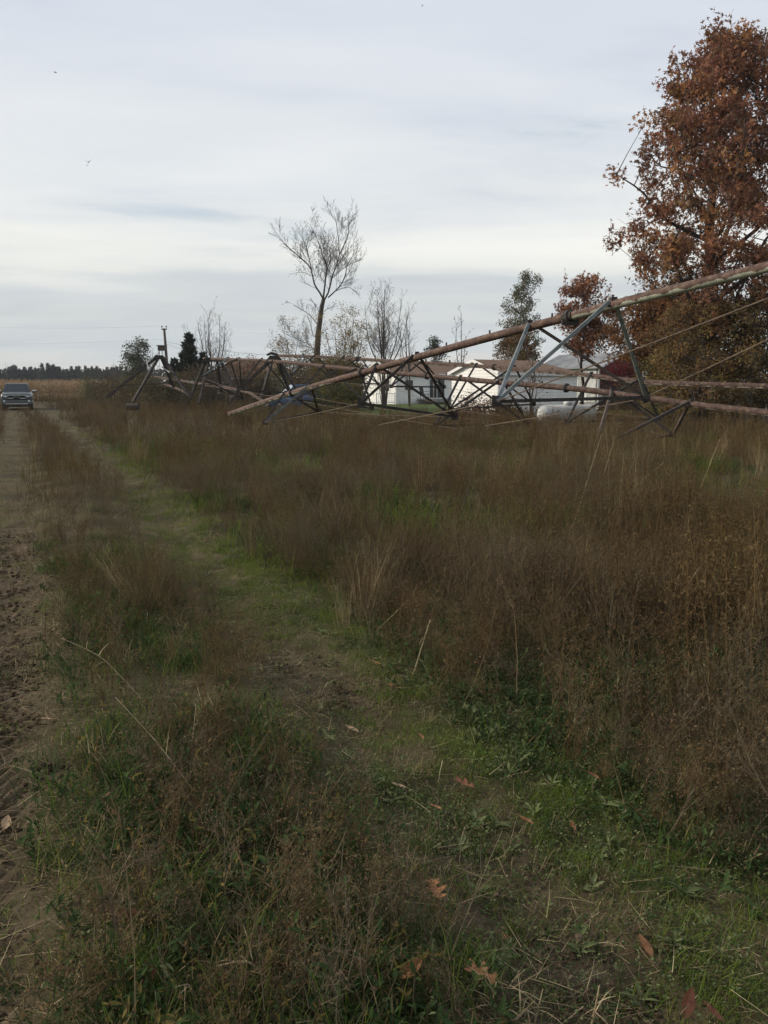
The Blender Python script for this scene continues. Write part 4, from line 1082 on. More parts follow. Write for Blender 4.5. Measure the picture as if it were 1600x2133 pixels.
for k, (lb, px, Y, pr_, nc, pal) in enumerate([
    ('dense olive-brown thicket under the tall oak', 1470, 31.5, [(640, 70, 70), (690, 120, 110), (760, 130, 120), (830, 120, 120), (860, 110, 110)], 230, OL),
    ('dark olive thicket at the right edge behind the pipes', 1590, 32, [(600, 40, 60), (670, 85, 90), (760, 100, 110), (860, 100, 110)], 200, [(.10, .08, .04), (.075, .06, .036), (.15, .11, .045), (.18, .10, .05)]),
    ('yellow-green bush at the oak trunk, right of the barn gable', 1400, 34, [(735, 40, 40), (770, 62, 60), (820, 66, 60), (865, 60, 60)], 90, [(.20, .16, .04), (.14, .115, .04), (.10, .08, .04)]),
    ('dark brush mound below the barn, behind the propane tank', 1330, 50, [(800, 50, 60), (830, 70, 80), (850, 70, 80)], 50, [(.04, .033, .02), (.06, .045, .025)]),
    ('crimson creeper bush climbing the dark barn gable', 1288, 56.5, [(758, 14, 18), (775, 26, 40), (795, 26, 42), (806, 20, 30)], 34, [(.085, .012, .017), (.06, .012, .014), (.05, .018, .012)]),
    ('reddish shrub at the foot of the bright white gable', 985, 41, [(832, 12, 12), (846, 30, 40), (866, 40, 60), (884, 40, 60)], 40, [(.09, .03, .022), (.06, .035, .022), (.11, .05, .03)]),
    ('brown shrub in front of the white gable, right of the reddish shrub', 1045, 40, [(842, 16, 20), (858, 36, 40), (880, 50, 50)], 36, [(.075, .045, .025), (.05, .035, .022)]),
    ('green bush below the slanting pipe, left of the house', 690, 44, [(800, 22, 30), (825, 50, 55), (855, 55, 60), (880, 50, 60)], 80, [(.055, .062, .022), (.075, .07, .028), (.04, .04, .02)]),
    ('olive bush behind the blue car', 585, 64, [(772, 30, 30), (790, 48, 50), (815, 52, 60), (835, 50, 60)], 70, [(.07, .068, .03), (.05, .05, .024), (.09, .075, .03)]),
    ('brown brush mass in front of the tall tree trunk', 665, 61, [(748, 40, 60), (775, 70, 80), (810, 70, 85), (840, 70, 80)], 170, [(.06, .042, .026), (.085, .055, .03), (.05, .045, .022)]),
    ('rust-brown brush left of the bright gable of the far house', 735, 60, [(758, 20, 25), (785, 34, 30), (825, 36, 30), (850, 36, 30)], 60, [(.075, .045, .026), (.05, .038, .022), (.09, .06, .03)]),
    ('dull red-brown brush behind the wide-headed tower', 510, 70, [(752, 34, 30), (775, 46, 44), (800, 50, 46), (826, 50, 46)], 60, [(.08, .042, .030), (.06, .038, .026)]),
    ('low grey-brown brush around the leaning tower feet', 330, 56, [(788, 46, 60), (806, 70, 80), (836, 80, 90)], 70, [(.055, .042, .026), (.07, .06, .028), (.04, .036, .022)]),
    ('small green pine at the edge of the corn', 182, 88, [(785, 2, 2), (800, 9, 9), (822, 14, 14), (832, 12, 12)], 22, [(.05, .058, .026), (.07, .07, .03)]),
    ('brown brush beside the corn, left of the leaning tower', 240, 66, [(790, 30, 40), (805, 50, 50), (832, 60, 60)], 50, [(.07, .055, .035), (.05, .042, .026)]),
    ('ochre and olive brush under the bare tree, right of the blue car', 700, 57, [(752, 30, 30), (775, 50, 46), (810, 56, 50), (845, 56, 50)], 90, [(.085, .062, .026), (.06, .05, .024), (.10, .075, .028)]),
    ('tangled brown brush between the wide-headed tower and the blue car', 535, 60, [(776, 30, 20), (800, 44, 34), (835, 50, 40)], 60, [(.065, .045, .028), (.05, .042, .024)]),
    ('dark brush right of the cedar under the fallen pipe', 430, 62, [(765, 34, 40), (790, 50, 60), (835, 60, 70)], 70, [(.045, .036, .024), (.065, .045, .03)])]):
    pal = [tuple(c * (1.2 if k < 3 else 1.8) for c in q) for q in pal]
    leafy('bush', lb, 'bush', px, Y, pr_, nc, 70, .011 * Y * .75, .10 if Y < 45 else .13, pal, [1] * len(pal), LEAF_PLAIN, 60 + k, .06, 'bark', shell=.5, leader=False)

def conifer_mesh(seed, H, W, n, size, pal, w):
    rng = np.random.default_rng(seed)
    f = rng.random(n) ** .75; z = H * (.06 + .94 * (1 - f)); a = rng.uniform(0, 2 * math.pi, n)
    lay = .72 + .28 * np.sin(z * 7 / H * 6 + a * 1.0)
    rad = W / 2 * f ** .85 * lay * rng.random(n) ** .35 * (.8 + .35 * np.sin(a * 3 + seed))
    cen = np.stack([rad * np.cos(a), rad * np.sin(a), z], -1)
    d = np.stack([np.cos(a), np.sin(a), np.full(n, .75)], -1)
    V, F, C = leaves_np(cen, rng.uniform(.7, 1.3, n) * size, LEAF_PLAIN * np.array([.55, 1, 1]), pick_cols(n, pal, w, rng), rng, -.2, up=(d, .6))
    return V, F, C
b = P(397, 800, 68)
ct = thing('cedar_tree', 'dark green pointed cedar between the pole and the bare tree', 'tree', (b.x, b.y, 0))
Hc = P(397, 698, 68).z
V, F, C = conifer_mesh(5, Hc, 3.4, 3600, .40, [(.055, .074, .056), (.08, .10, .07), (.04, .055, .044)], [2, 1, 1])
for dx, hh, n_ in ((-1.15, .66, 1500), (1.0, .74, 1700), (-.4, .8, 1200)):
    v2, f2, c2 = conifer_mesh(int(9 + hh * 100), Hc * hh, 2.2, n_, .36, [(.055, .074, .056), (.08, .10, .07), (.04, .055, .044)], [2, 1, 1])
    v2 = v2 + np.array([dx, .3 * dx, 0]); F = np.concatenate([F, f2 + len(V)]); V = np.concatenate([V, v2]); C = np.concatenate([C, c2])
link('crown', np_mesh('crown', V, F, M['needles'], C), ct)
MB().tube([(0, 0, 0), (0, 0, Hc * .9)], [.16, .03], 7).build('trunk', M['bark_dark'], ct)
# far wood of conifers beyond the corn, one tree each
cm = []
for k in range(4):
    V, F, C = conifer_mesh(70 + k, 10, 3.9 + .5 * k, 1300, .62, [(.028, .040, .036), (.04, .052, .046), (.034, .038, .034)], [2, 1, 1])
    me = np_mesh('conifer', V, F, M['needles'], C); cm.append(me)
rng = np.random.default_rng(99)
k = 0
for px in np.arange(-70, 300, 2.7):
    Y = 330 + rng.uniform(-14, 18)
    b = P(px + rng.uniform(-2, 2), 800, Y)
    o = link('conifer', cm[k % 4], None, (b.x, b.y, 0)); k += 1
    s = rng.uniform(.55, 1.02) * (.86 + .24 * vnoise(np.array([px]), np.array([0.]), .03, 3)[0]); o.scale = (s * 1.1, s * 1.1, s * .93); o.rotation_euler = (0, 0, rng.uniform(0, 6))
    tag(o, 'dark conifer in the distant tree line beyond the corn field', 'tree', 'conifers of the distant tree line')
# far hedgerow closing the horizon
V, F, C = [], [], []
rng = np.random.default_rng(5); n = 42000
hx = rng.uniform(-75, 420, n); hy = 380 + rng.uniform(-15, 25, n); hh = 6.5 + 5 * (vnoise(hx, hy * 0, .03, 2)) + 3 * vnoise(hx, hy * 0, .16, 4)
hz_ = rng.random(n) ** .8 * hh
V, F, C = leaves_np(np.stack([hx, hy, hz_], -1), rng.uniform(.6, 1.3, n), LEAF_PLAIN, pick_cols(n, [(.04, .046, .04), (.055, .056, .05), (.07, .064, .055)], [2, 2, 1], rng), rng)
V2, F2, C2 = leaves_np(np.stack([rng.uniform(-190, -60, 14000), 352 + rng.uniform(-4, 14, 14000), rng.random(14000) ** .9 * 8.2], -1), rng.uniform(.7, 1.5, 14000), LEAF_PLAIN, pick_cols(14000, [(.03, .04, .036), (.042, .05, .044)], [2, 1], rng), rng)
F = np.concatenate([F, F2 + len(V)]); V = np.concatenate([V, V2]); C = np.concatenate([C, C2])
wd = link('far_wood', np_mesh('far_wood', V, F, M['leaf'], C)); tag(wd, 'faint far wood along the horizon behind the house', 'wood', kind='stuff')

# ---------------------------------------------------------------- scattered plants (prototypes + geometry nodes)
W_ = {}
W_['brown'] = plant_mat('dead_stem_brown', (.066, .047, .027), (.118, .085, .048), (.18, .133, .078), .15)
W_['russet'] = plant_mat('dead_weed_russet', (.076, .049, .024), (.132, .086, .041), (.195, .137, .066), .2)
W_['grey'] = plant_mat('dead_weed_grey', (.078, .061, .040), (.130, .104, .068), (.19, .156, .105), .15)
W_['straw'] = plant_mat('dry_straw', (.24, .18, .10), (.36, .28, .16), (.48, .39, .24), .2)
W_['green'] = plant_mat('fresh_grass', (.085, .13, .020), (.13, .185, .030), (.18, .22, .045), .35)
W_['dgreen'] = plant_mat('dark_green_leaves', (.034, .056, .022), (.052, .082, .030), (.08, .115, .042), .3)
W_['pgreen'] = plant_mat('pale_green_leaves', (.10, .125, .056), (.15, .175, .08), (.205, .22, .11), .3)
W_['litter'] = plant_mat('dry_litter', (.065, .048, .029), (.115, .088, .052), (.20, .155, .095), .1)
W_['ochre'] = plant_mat('ochre_leaves', (.11, .085, .03), (.16, .12, .04), (.20, .16, .05), .3)

def ribbon(mb, p, d, ln, w, m, bend, rng, seg=3):
    d = Vector(d).normalized(); side = d.cross(Vector((0, 0, 1)))
    if side.length < .05: side = Vector((rng.normal(), rng.normal(), 0))
    side.normalize()
    i = len(mb.V); q = Vector(p)
    for k in range(seg + 1):
        ww = w * (1 - .85 * (k / seg) ** 1.5)
        mb.V.append(tuple(q - side * ww / 2)); mb.V.append(tuple(q + side * ww / 2))
        q = q + d * (ln / seg); d = (d + Vector((0, 0, -bend / seg)) + side * rng.normal() * .05).normalized()
    for k in range(seg):
        mb.F.append((i + 2 * k, i + 2 * k + 1, i + 2 * k + 3, i + 2 * k + 2)); mb.M.append(m)
    return q
def leafq(mb, p, d, ln, w, m, rng):
    d = Vector(d).normalized(); s = d.cross(Vector(rng.normal(size=3))).normalized(); n = d.cross(s)
    p = Vector(p); c = p + d * ln * .5
    mb.face([p, c + s * w / 2 + n * w * .2, p + d * ln, c - s * w / 2 + n * w * .2], m)
def rv(rng, up): v = Vector(rng.normal(size=3)); v.normalize(); return (v + Vector((0, 0, up))).normalized()
def stem_path(rng, x, y, h, lean=.12, seg=4):
    d = Vector((rng.normal() * lean, rng.normal() * lean, 1)).normalized(); p = Vector((x, y, -.02)); o = [p]
    for k in range(seg):
        p = p + d * (h / seg); d = (d + Vector((rng.normal() * .09, rng.normal() * .09, 0))).normalized(); o.append(p)
    return o
def on(path, s):
    q = s * (len(path) - 1); i = min(int(q), len(path) - 2); return path[i].lerp(path[i + 1], q - i), (path[i + 1] - path[i]).normalized()
def p_goldenrod(seed, mats=('brown', 'russet'), lod=0):
    rng = np.random.default_rng(seed); mb = MB(); tk = 1 + 1.2 * lod
    for _ in range(5):
        h = rng.uniform(.5, .95); st = stem_path(rng, rng.normal() * .09, rng.normal() * .09, h)
        mb.tube(st, [tk * q for q in (.0032, .003, .0027, .0022, .0015)], 3, 0, cap=False)
        for k in range(5 if lod else 16):
            p, d = on(st, rng.uniform(.08, .8)); leafq(mb, p, rv(rng, -.5), rng.uniform(.02, .05) * tk, rng.uniform(.004, .010) * tk, 1 if rng.random() < .5 else 0, rng)
        for k in range(6 if lod else 13):
            s = rng.uniform(.62, 1); p, d = on(st, s)
            v = rv(rng, .5); ln = rng.uniform(.04, .13) * (1.35 - s * .6)
            e = ribbon(mb, p, v, ln, .0028 * tk, 0, .35, rng, 2)
            for j in range(3 if lod else 6): leafq(mb, p.lerp(e, rng.uniform(.3, 1.05)), rv(rng, .4), rng.uniform(.008, .018) * tk, rng.uniform(.005, .009) * tk, 1, rng)
    return mb.mesh('goldenrod', [W_[m] for m in mats])
def p_aster(seed, mats=('grey', 'brown'), n=3, h0=.5, h1=.85, lod=0):
    rng = np.random.default_rng(seed); mb = MB(); tk = 1 + 1.2 * lod
    for _ in range(n):
        h = rng.uniform(h0, h1); st = stem_path(rng, rng.normal() * .07, rng.normal() * .07, h, .2)
        mb.tube(st, [tk * q for q in (.0035, .003, .0026, .002, .0014)], 3, 0, cap=False)
        for k in range(9 if lod else 15):
            p, d = on(st, rng.uniform(.2, .98)); v = (rv(rng, .75) + d * .5).normalized(); ln = rng.uniform(.1, .3) * h / .7
            e = ribbon(mb, p, v, ln, .0032 * tk, 0, .15, rng, 2 if lod else 3)
            for j in range(3 if lod else 6):
                p2 = p.lerp(e, rng.uniform(.25, 1)); e2 = ribbon(mb, p2, (rv(rng, .6) + v * .6), rng.uniform(.03, .10), .0022 * tk, 0, .1, rng, 1)
                leafq(mb, e2, rv(rng, .5), .012 * tk, .009 * tk, 1, rng); leafq(mb, p2, rv(rng, -.2), .018 * tk, .006 * tk, 1, rng)
    return mb.mesh('aster', [W_[m] for m in mats])
def p_tallgrass(seed, mats=('straw', 'brown'), n=46, h0=.45, h1=1.0):
    rng = np.random.default_rng(seed); mb = MB()
    for k in range(n):
        a = rng.uniform(0, 6.28); t_ = rng.uniform(.03, .4); d = (math.cos(a) * t_, math.sin(a) * t_, 1)
        e = ribbon(mb, (rng.normal() * .05, rng.normal() * .05, -.01), d, rng.uniform(h0, h1), rng.uniform(.003, .006), 0 if rng.random() < .55 else 1, rng.uniform(.1, .9), rng, 4)
        if rng.random() < .3:
            for j in range(7): leafq(mb, e + Vector((0, 0, -.012 * j)), rv(rng, .8), .022, .004, 0, rng)
    return mb.mesh('tall_grass', [W_[m] for m in mats])
def p_twig(seed, mats=('grey', 'brown')):
    rng = np.random.default_rng(seed); mb = MB()
    for _ in range(3):
        h = rng.uniform(.4, .75); st = stem_path(rng, rng.normal() * .06, rng.normal() * .06, h, .5, 5)
        mb.tube(st, [.0028, .0026, .0023, .002, .0016, .0012], 3, 0, cap=False)
        for k in range(9):
            p, d = on(st, rng.uniform(.2, 1)); v = (rv(rng, .4) + d * .8).normalized(); e = ribbon(mb, p, v, rng.uniform(.08, .28), .0028, 0, .2, rng, 3)
            for j in range(3):
                p2 = p.lerp(e, rng.uniform(.3, 1)); ribbon(mb, p2, rv(rng, .4) + v * .7, rng.uniform(.03, .10), .0028, 0, .1, rng, 2)
            if rng.random() < .5: leafq(mb, e, rv(rng, -.2), .03, .012, 1, rng)
    return mb.mesh('twig', [W_[m] for m in mats])
def p_grass(seed, mats=('green', 'dgreen'), n=34, h0=.05, h1=.17, w=.0038, sp=.05):
    rng = np.random.default_rng(seed); mb = MB()
    for k in range(n):
        a = rng.uniform(0, 6.28); t_ = rng.uniform(.1, 1.0)
        ribbon(mb, (rng.normal() * sp, rng.normal() * sp, -.008), (math.cos(a) * t_, math.sin(a) * t_, 1), rng.uniform(h0, h1), w * rng.uniform(.6, 1.2), 0 if rng.random() < .6 else 1, rng.uniform(.4, 1.6), rng, 3)
    return mb.mesh('grass', [W_[m] for m in mats])
def leaf2(mb, p, d, ln, w, m, rng):   # folded, six-sided leaf
    d = Vector(d).normalized(); s = d.cross(Vector((0, 0, 1)))
    if s.length < .1: s = Vector((1, 0, 0))
    s.normalize(); s = (s + Vector((0, 0, rng.normal() * .25))).normalized(); n = s.cross(d); p = Vector(p)
    a, b_, e = p + d * ln * .3, p + d * ln * .68 - n * ln * .02, p + d * ln - n * ln * .1
    for q in (1, -1):
        mb.face([p, a + s * q * w * .5 + n * w * .14, b_ + s * q * w * .42 + n * w * .1, e, b_, a], m) if q > 0 else mb.face([p, a, b_, e, b_ + s * q * w * .42 + n * w * .1, a + s * q * w * .5 + n * w * .14], m)
def p_rosette(seed, mats=('dgreen', 'pgreen'), n=12, l0=.035, l1=.075):
    rng = np.random.default_rng(seed); mb = MB()
    for k in range(n):
        a = k * 2.4 + rng.normal() * .2; up = rng.uniform(.15, .9)
        leaf2(mb, (rng.normal() * .008, rng.normal() * .008, rng.uniform(.0, .03)), (math.cos(a), math.sin(a), up), rng.uniform(l0, l1), rng.uniform(.010, .020), 0 if rng.random() < .7 else 1, rng)
    return mb.mesh('rosette', [W_[m] for m in mats])
def p_clover(seed, mats=('pgreen', 'dgreen'), n=60, sp=.085, s0=.008, s1=.019):
    rng = np.random.default_rng(seed); mb = MB()
    for k in range(n):
        p = Vector((rng.normal() * sp, rng.normal() * sp, rng.uniform(.008, .05)))
        leaf2(mb, p, rv(rng, .1) * Vector((1, 1, .5)), rng.uniform(s0, s1), rng.uniform(.006, .013), 0 if rng.random() < .55 else 1, rng)
    return mb.mesh('clover', [W_[m] for m in mats])
def p_leafy(seed, mats=('dgreen', 'green', 'brown'), big=1.0):
    rng = np.random.default_rng(seed); mb = MB()
    for _ in range(3):
        h = rng.uniform(.10, .22); st = stem_path(rng, rng.normal() * .05, rng.normal() * .05, h, .4, 3)
        mb.tube(st, [.0028, .0024, .002, .0014], 3, 2, cap=False)
        for k in range(14):
            p, d = on(st, rng.uniform(.15, 1)); leaf2(mb, p, rv(rng, .25), rng.uniform(.018, .042) * big, rng.uniform(.006, .013) * big, 0 if rng.random() < .65 else 1, rng)
    return mb.mesh('leafy', [W_[m] for m in mats])
def p_litter(seed, mats=('litter', 'straw', 'pgreen')):
    rng = np.random.default_rng(seed); mb = MB()
    for k in range(46):
        a = rng.uniform(0, 6.28); p = Vector((rng.normal() * .12, rng.normal() * .12, rng.uniform(.002, .018)))
        if rng.random() < .78: ribbon(mb, p, (math.cos(a), math.sin(a), rng.normal() * .1), rng.uniform(.03, .16), rng.uniform(.0015, .0035), 0 if rng.random() < .7 else 1, .05, rng, 2)
        else: leaf2(mb, p, (math.cos(a), math.sin(a), rng.normal() * .15), rng.uniform(.01, .026), rng.uniform(.004, .010), 0 if rng.random() < .7 else 2, rng)
    return mb.mesh('litter', [W_[m] for m in mats])
def p_corn(seed):
    rng = np.random.default_rng(seed); mb = MB()
    st = stem_path(rng, 0, 0, 2.15, .05); mb.tube(st, [.018, .016, .014, .011, .007], 4, 0, cap=False)
    for k in range(13):
        s = .1 + .85 * k / 13; p, d = on(st, s); a = k * 3.1 + rng.normal() * .5
        ribbon(mb, p, (math.cos(a), math.sin(a), .9), rng.uniform(.45, .8), .075, 0 if rng.random() < .6 else 1, rng.uniform(1.6, 3), rng, 4)
    for k in range(7): ribbon(mb, st[-1], rv(rng, 1.2), .24, .02, 0, .5, rng, 2)
    return mb.mesh('corn', [cornm, cornm2])
cornm = plant_mat('dry_corn_leaves', (.26, .18, .105), (.35, .25, .15), (.42, .32, .20), .25)
cornm2 = plant_mat('dry_corn_leaves_dark', (.15, .10, .06), (.22, .15, .09), None, .2)

def scatter(name, label, cat, protos, pts, rot, scl, idx):
    cl = bpy.data.collections.new(name + '_prototypes')
    for k, me in enumerate(protos):
        cl.objects.link(bpy.data.objects.new('%s_proto_%02d' % (name, k), me))
    me = bpy.data.meshes.new(name)
    me.vertices.add(len(pts)); me.vertices.foreach_set('co', np.asarray(pts, np.float32).ravel())
    me.attributes.new('rot', 'FLOAT_VECTOR', 'POINT').data.foreach_set('vector', np.asarray(rot, np.float32).ravel())
    me.attributes.new('scl', 'FLOAT_VECTOR', 'POINT').data.foreach_set('vector', np.asarray(scl, np.float32).ravel())
    me.attributes.new('idx', 'INT', 'POINT').data.foreach_set('value', np.asarray(idx, np.int32))
    o = link(name, me)
    ng = bpy.data.node_groups.new(name, 'GeometryNodeTree')
    ng.interface.new_socket('Geometry', in_out='INPUT', socket_type='NodeSocketGeometry')
    ng.interface.new_socket('Geometry', in_out='OUTPUT', socket_type='NodeSocketGeometry')
    gi, go = N(ng, 'NodeGroupInput'), N(ng, 'NodeGroupOutput')
    ip = N(ng, 'GeometryNodeInstanceOnPoints'); ci = N(ng, 'GeometryNodeCollectionInfo')
    ci.inputs['Collection'].default_value = cl; ci.inputs['Separate Children'].default_value = True; ci.inputs['Reset Children'].default_value = True
    ip.inputs['Pick Instance'].default_value = True
    def na(nm, ty): q = N(ng, 'GeometryNodeInputNamedAttribute'); q.data_type = ty; q.inputs['Name'].default_value = nm; return q.outputs['Attribute']
    er_ = N(ng, 'FunctionNodeEulerToRotation')
    L(ng, gi.outputs[0], ip.inputs['Points']); L(ng, ci.outputs[0], ip.inputs['Instance'])
    L(ng, na('idx', 'INT'), ip.inputs['Instance Index']); L(ng, na('rot', 'FLOAT_VECTOR'), er_.inputs[0]); L(ng, er_.outputs[0], ip.inputs['Rotation'])
    L(ng, na('scl', 'FLOAT_VECTOR'), ip.inputs['Scale']); L(ng, ip.outputs[0], go.inputs[0])
    md = o.modifiers.new('scatter', 'NODES'); md.node_group = ng
    tag(o, label, cat, kind='stuff')
    return o
def area(n, y0, y1, rng, marg=1.5, power=1.0):
    """random points inside the widened view wedge, more of them near when power > 1"""
    m2 = marg + 2.0; rmax = (.475 * y0 + m2) / (.475 * y0 + marg)
    y = y0 + (y1 - y0) * rng.random(int(n * rmax)) ** power
    y = y[rng.random(len(y)) < (.475 * y + m2) / (.475 * y + marg) / rmax]     # same density, two metres more on either side
    return (rng.random(len(y)) * 2 - 1) * (.475 * y + m2), y
def finish(name, label, cat, protos, x, y, s, ix, rng, tilt=.12, zs=None):
    n = len(x); z = gz(x, y); tilt = tilt * np.where(rng.random(n) < .22, 3.2, 1.0)
    rot = np.stack([rng.normal(size=n) * tilt, rng.normal(size=n) * tilt, rng.uniform(0, 6.28, n)], -1)
    sc = np.stack([s, s, s if zs is None else zs], -1)
    return scatter(name, label, cat, protos, np.stack([x, y, z], -1), rot, sc, ix)

rng = np.random.default_rng(2024)
# ---- tall dead weeds: fewer per square metre with distance
protos = []
for lod in (0, 1):
    protos += [p_goldenrod(1, lod=lod), p_goldenrod(2, lod=lod), p_goldenrod(3, ('brown', 'ochre'), lod), p_aster(4, lod=lod), p_aster(5, ('brown', 'russet'), lod=lod), p_aster(6, ('grey', 'grey'), lod=lod),
               p_goldenrod(7, ('russet', 'russet'), lod), p_twig(8), p_tallgrass(9, n=46 if not lod else 26), p_tallgrass(10, ('russet', 'straw'), 46 if not lod else 26)]
X, Y_, S_, I_ = [], [], [], []
def weeds(n, y0, y1, power, marg, keep, sc0, sc1, lod=0):
    x, y = area(n, y0, y1, rng, marg, power); n = len(x)
    s = sdist(x, y)
    k = keep(x, y, s); m = rng.random(n) < k
    x, y, s = x[m], y[m], s[m]
    big = vnoise(x, y, .42, 21) * .7 + vnoise(x, y, 1.1, 25) * .3; sm = vnoise(x, y, 1.3, 22); g = vnoise(x, y, .7, 23)
    ix = np.where(big < .36, rng.choice([3, 5, 5, 4], len(x)), np.where(big < .5, rng.choice([3, 4, 0, 7], len(x)), np.where(big < .66, rng.choice([0, 1, 6, 6], len(x)), rng.choice([2, 2, 6, 1], len(x)))))
    gr = (g > .66) & (rng.random(len(x)) < (.30 if sc0 > .5 else .08)); ix = np.where(gr, rng.choice([8, 9, 9], len(x)), ix)
    ix = np.where(rng.random(len(x)) < .08, rng.integers(0, 8, len(x)), ix)
    sc = rng.uniform(sc0 * .8, sc1 * 1.08, len(x)) * (.55 + .85 * sm); sc = np.where((ix >= 8) & (sc0 > .5), np.maximum(sc, .66) * 1.08, sc)
    edge = np.clip((s - .25) / 1.1, 0, 1); sc *= np.where(s > 0, .52 + .48 * edge, 1)
    X.append(x); Y_.append(y); S_.append(sc); I_.append(ix + 10 * lod)
gaps = lambda x, y: np.clip(3.4 * (vnoise(x, y, 1.15, 31) * .6 + vnoise(x, y, .5, 32) * .4) - 1.15, .05, 1)
fld = lambda x, y, s: np.clip((s - np.where(y > 7, .28, .42)) / .35, 0, 1) * (1 - .88 * np.clip((5.3 - y + .25 * x) / 1.2, 0, 1)) * np.maximum(gaps(x, y), np.where((y > 6.5) & (s < 1.6), .7, 0)) * np.where(x > 1.2, np.clip((44 - y) / 3, 0, 1), 1)
weeds(3000, 2.6, 8, 1.0, 1.2, fld, .55, .84)
weeds(6000, 8, 20, 1.0, 2, fld, .52, .84)
weeds(8000, 20, 44, 1.0, 3, lambda x, y, s: fld(x, y, s) * .3 + .7 * fld(x, y, s) ** .5, .56, .88, 1)
weeds(2600, 44, 64, 1.0, 3, lambda x, y, s: ((x < -3) & (s > 1.0)) * 1.0, .6, .95, 1)
# beside and between the wheel tracks
med = lambda x, y, s: np.exp(-((s + .90) / .62) ** 4) * (.08 + .9 * np.clip((y - 7.5) / 4, 0, 1))
weeds(9000, 3, 30, .8, .5, lambda x, y, s: med(x, y, s), .34, .62)
weeds(2200, 4.5, 9, 1, .3, lambda x, y, s: np.exp(-((s + .85) / .5) ** 4) * np.clip(2.5 * vnoise(x, y, 1.2, 44) - .8, 0, 1), .25, .42)
weeds(6000, 30, 57, 1, .5, lambda x, y, s: med(x, y, s), .3, .5, 1)
weeds(4500, 8, 60, .8, 3, lambda x, y, s: (s < -2.18) * .9, .4, .72, 1)
weeds(5200, 57, 98, 1.0, 3, lambda x, y, s: (x < -12) & ((np.abs(s + .88) > 1.5) | (y > 66)), .45, .85, 1)
x, y, s, ix = map(np.concatenate, (X, Y_, S_, I_))
print('weeds', len(x))
finish('dead_weeds', 'thick stand of dead brown goldenrod and aster stems filling the field', 'weeds', protos, x, y, s, ix, rng, .14)

# ---- twiggy grey weeds in the median and along the lower right
tp = [p_twig(31), p_twig(32), p_aster(33, ('grey', 'brown'), 2, .3, .55), p_aster(34, ('brown', 'russet'), 2, .25, .5), p_twig(35, ('brown', 'russet'))]
X, Y_, S_, I_ = [], [], [], []
def put(n, y0, y1, keep, sc0, sc1, choices, marg=.6, power=1.0):
    x, y = area(n, y0, y1, rng, marg, power); n = len(x); s = sdist(x, y)
    m = rng.random(n) < keep(x, y, s); x, y = x[m], y[m]
    X.append(x); Y_.append(y); S_.append(rng.uniform(sc0, sc1, len(x))); I_.append(rng.choice(choices, len(x)))
put(1500, 1.7, 9, lambda x, y, s: np.exp(-((s + .85) / .45) ** 4) * np.clip(2.4 * vnoise(x, y, 1.1, 41) - .6, .1, 1) * .8, .4, .85, [2, 1, 2, 3, 4, 3, 3])
put(3000, 1.9, 7, lambda x, y, s: np.clip((s - .45) / .4, 0, 1) * np.clip(2.4 * vnoise(x, y, 1.3, 42) - .6, .1, 1) * .6, .45, .85, [3, 1, 2, 2, 3, 4])
x, y, s, ix = map(np.concatenate, (X, Y_, S_, I_)); print('twigs', len(x))
finish('twiggy_weeds', 'low grey twiggy dead weeds in the lane median and near corner', 'weeds', tp, x, y, s, ix, rng, .2)

# ---- green grass
gp = [p_grass(11), p_grass(12, ('green', 'green')), p_grass(13, ('dgreen', 'green'), 28, .06, .22), p_grass(14, ('pgreen', 'green'), 30, .03, .10), p_grass(15, ('straw', 'litter'), 22, .06, .18), p_grass(16, ('dgreen', 'dgreen'), 40, .05, .15)]
X, Y_, S_, I_ = [], [], [], []
strip = lambda x, y, s: np.exp(-((s - .52) / .30) ** 4)
put(8500, 1.6, 9, lambda x, y, s: strip(x, y, s) * np.clip(.35 + vnoise(x, y, 1.4, 51), 0, 1), .4, .8, [0, 1, 3, 5, 3])
put(6000, 9, 30, lambda x, y, s: strip(x, y, s) * .8, .8, 1.4, [0, 1, 3, 3, 4])
put(9000, 2.0, 9, lambda x, y, s: np.exp(-((s - .1) / .42) ** 4) * (1 - .6 * np.exp(-(s / .26) ** 4) * np.clip(2.6 * vnoise(x, y, 1.3, 9) - .5, 0, 1)) * np.clip(2.2 * vnoise(x, y, 1.6, 58) - .55, .05, 1), .3, .65, [3, 1, 0, 3, 4], .3)
put(9000, 5.5, 14, lambda x, y, s: np.exp(-((s - .12) / .40) ** 4), .35, .7, [3, 1, 1, 3], .3)
put(9000, 12, 45, lambda x, y, s: np.exp(-((s - .08) / .40) ** 4), .5, 1.0, [3, 1, 3, 4], .3)
put(7000, 1.6, 8, lambda x, y, s: np.clip((s - .5) / .3, 0, 1) * np.clip(2.4 * vnoise(x, y, .9, 52) - .5, .15, 1) * .8, .5, 1.0, [2, 5, 5, 3, 4])
put(9000, 7, 26, lambda x, y, s: np.clip((s - .5) / .3, 0, 1) * np.clip(1.5 - 2.4 * gaps(x, y), .04, 1) * np.clip(3 * vnoise(x, y, .6, 53) - .7, .1, 1), 1.4, 2.8, [0, 1, 2, 2, 5, 5])
put(7500, 1.6, 9, lambda x, y, s: np.exp(-((s + .88) / .5) ** 4) * np.clip(1.8 * vnoise(x, y, 1.5, 54) - .25, .15, 1) * .8, .6, 1.3, [0, 2, 5, 5, 5, 4])
put(4500, 9, 40, lambda x, y, s: np.exp(-((s + .88) / .55) ** 4) * .4, .9, 1.6, [4, 3, 5, 4])
put(4500, 1.6, 12, lambda x, y, s: (np.exp(-(s / .36) ** 4) + .8 * np.exp(-((s + 1.78) / .42) ** 4)) * np.clip(1.6 * vnoise(x, y, 2.4, 55) - .55, .02, 1), .35, .8, [3, 3, 4, 0])
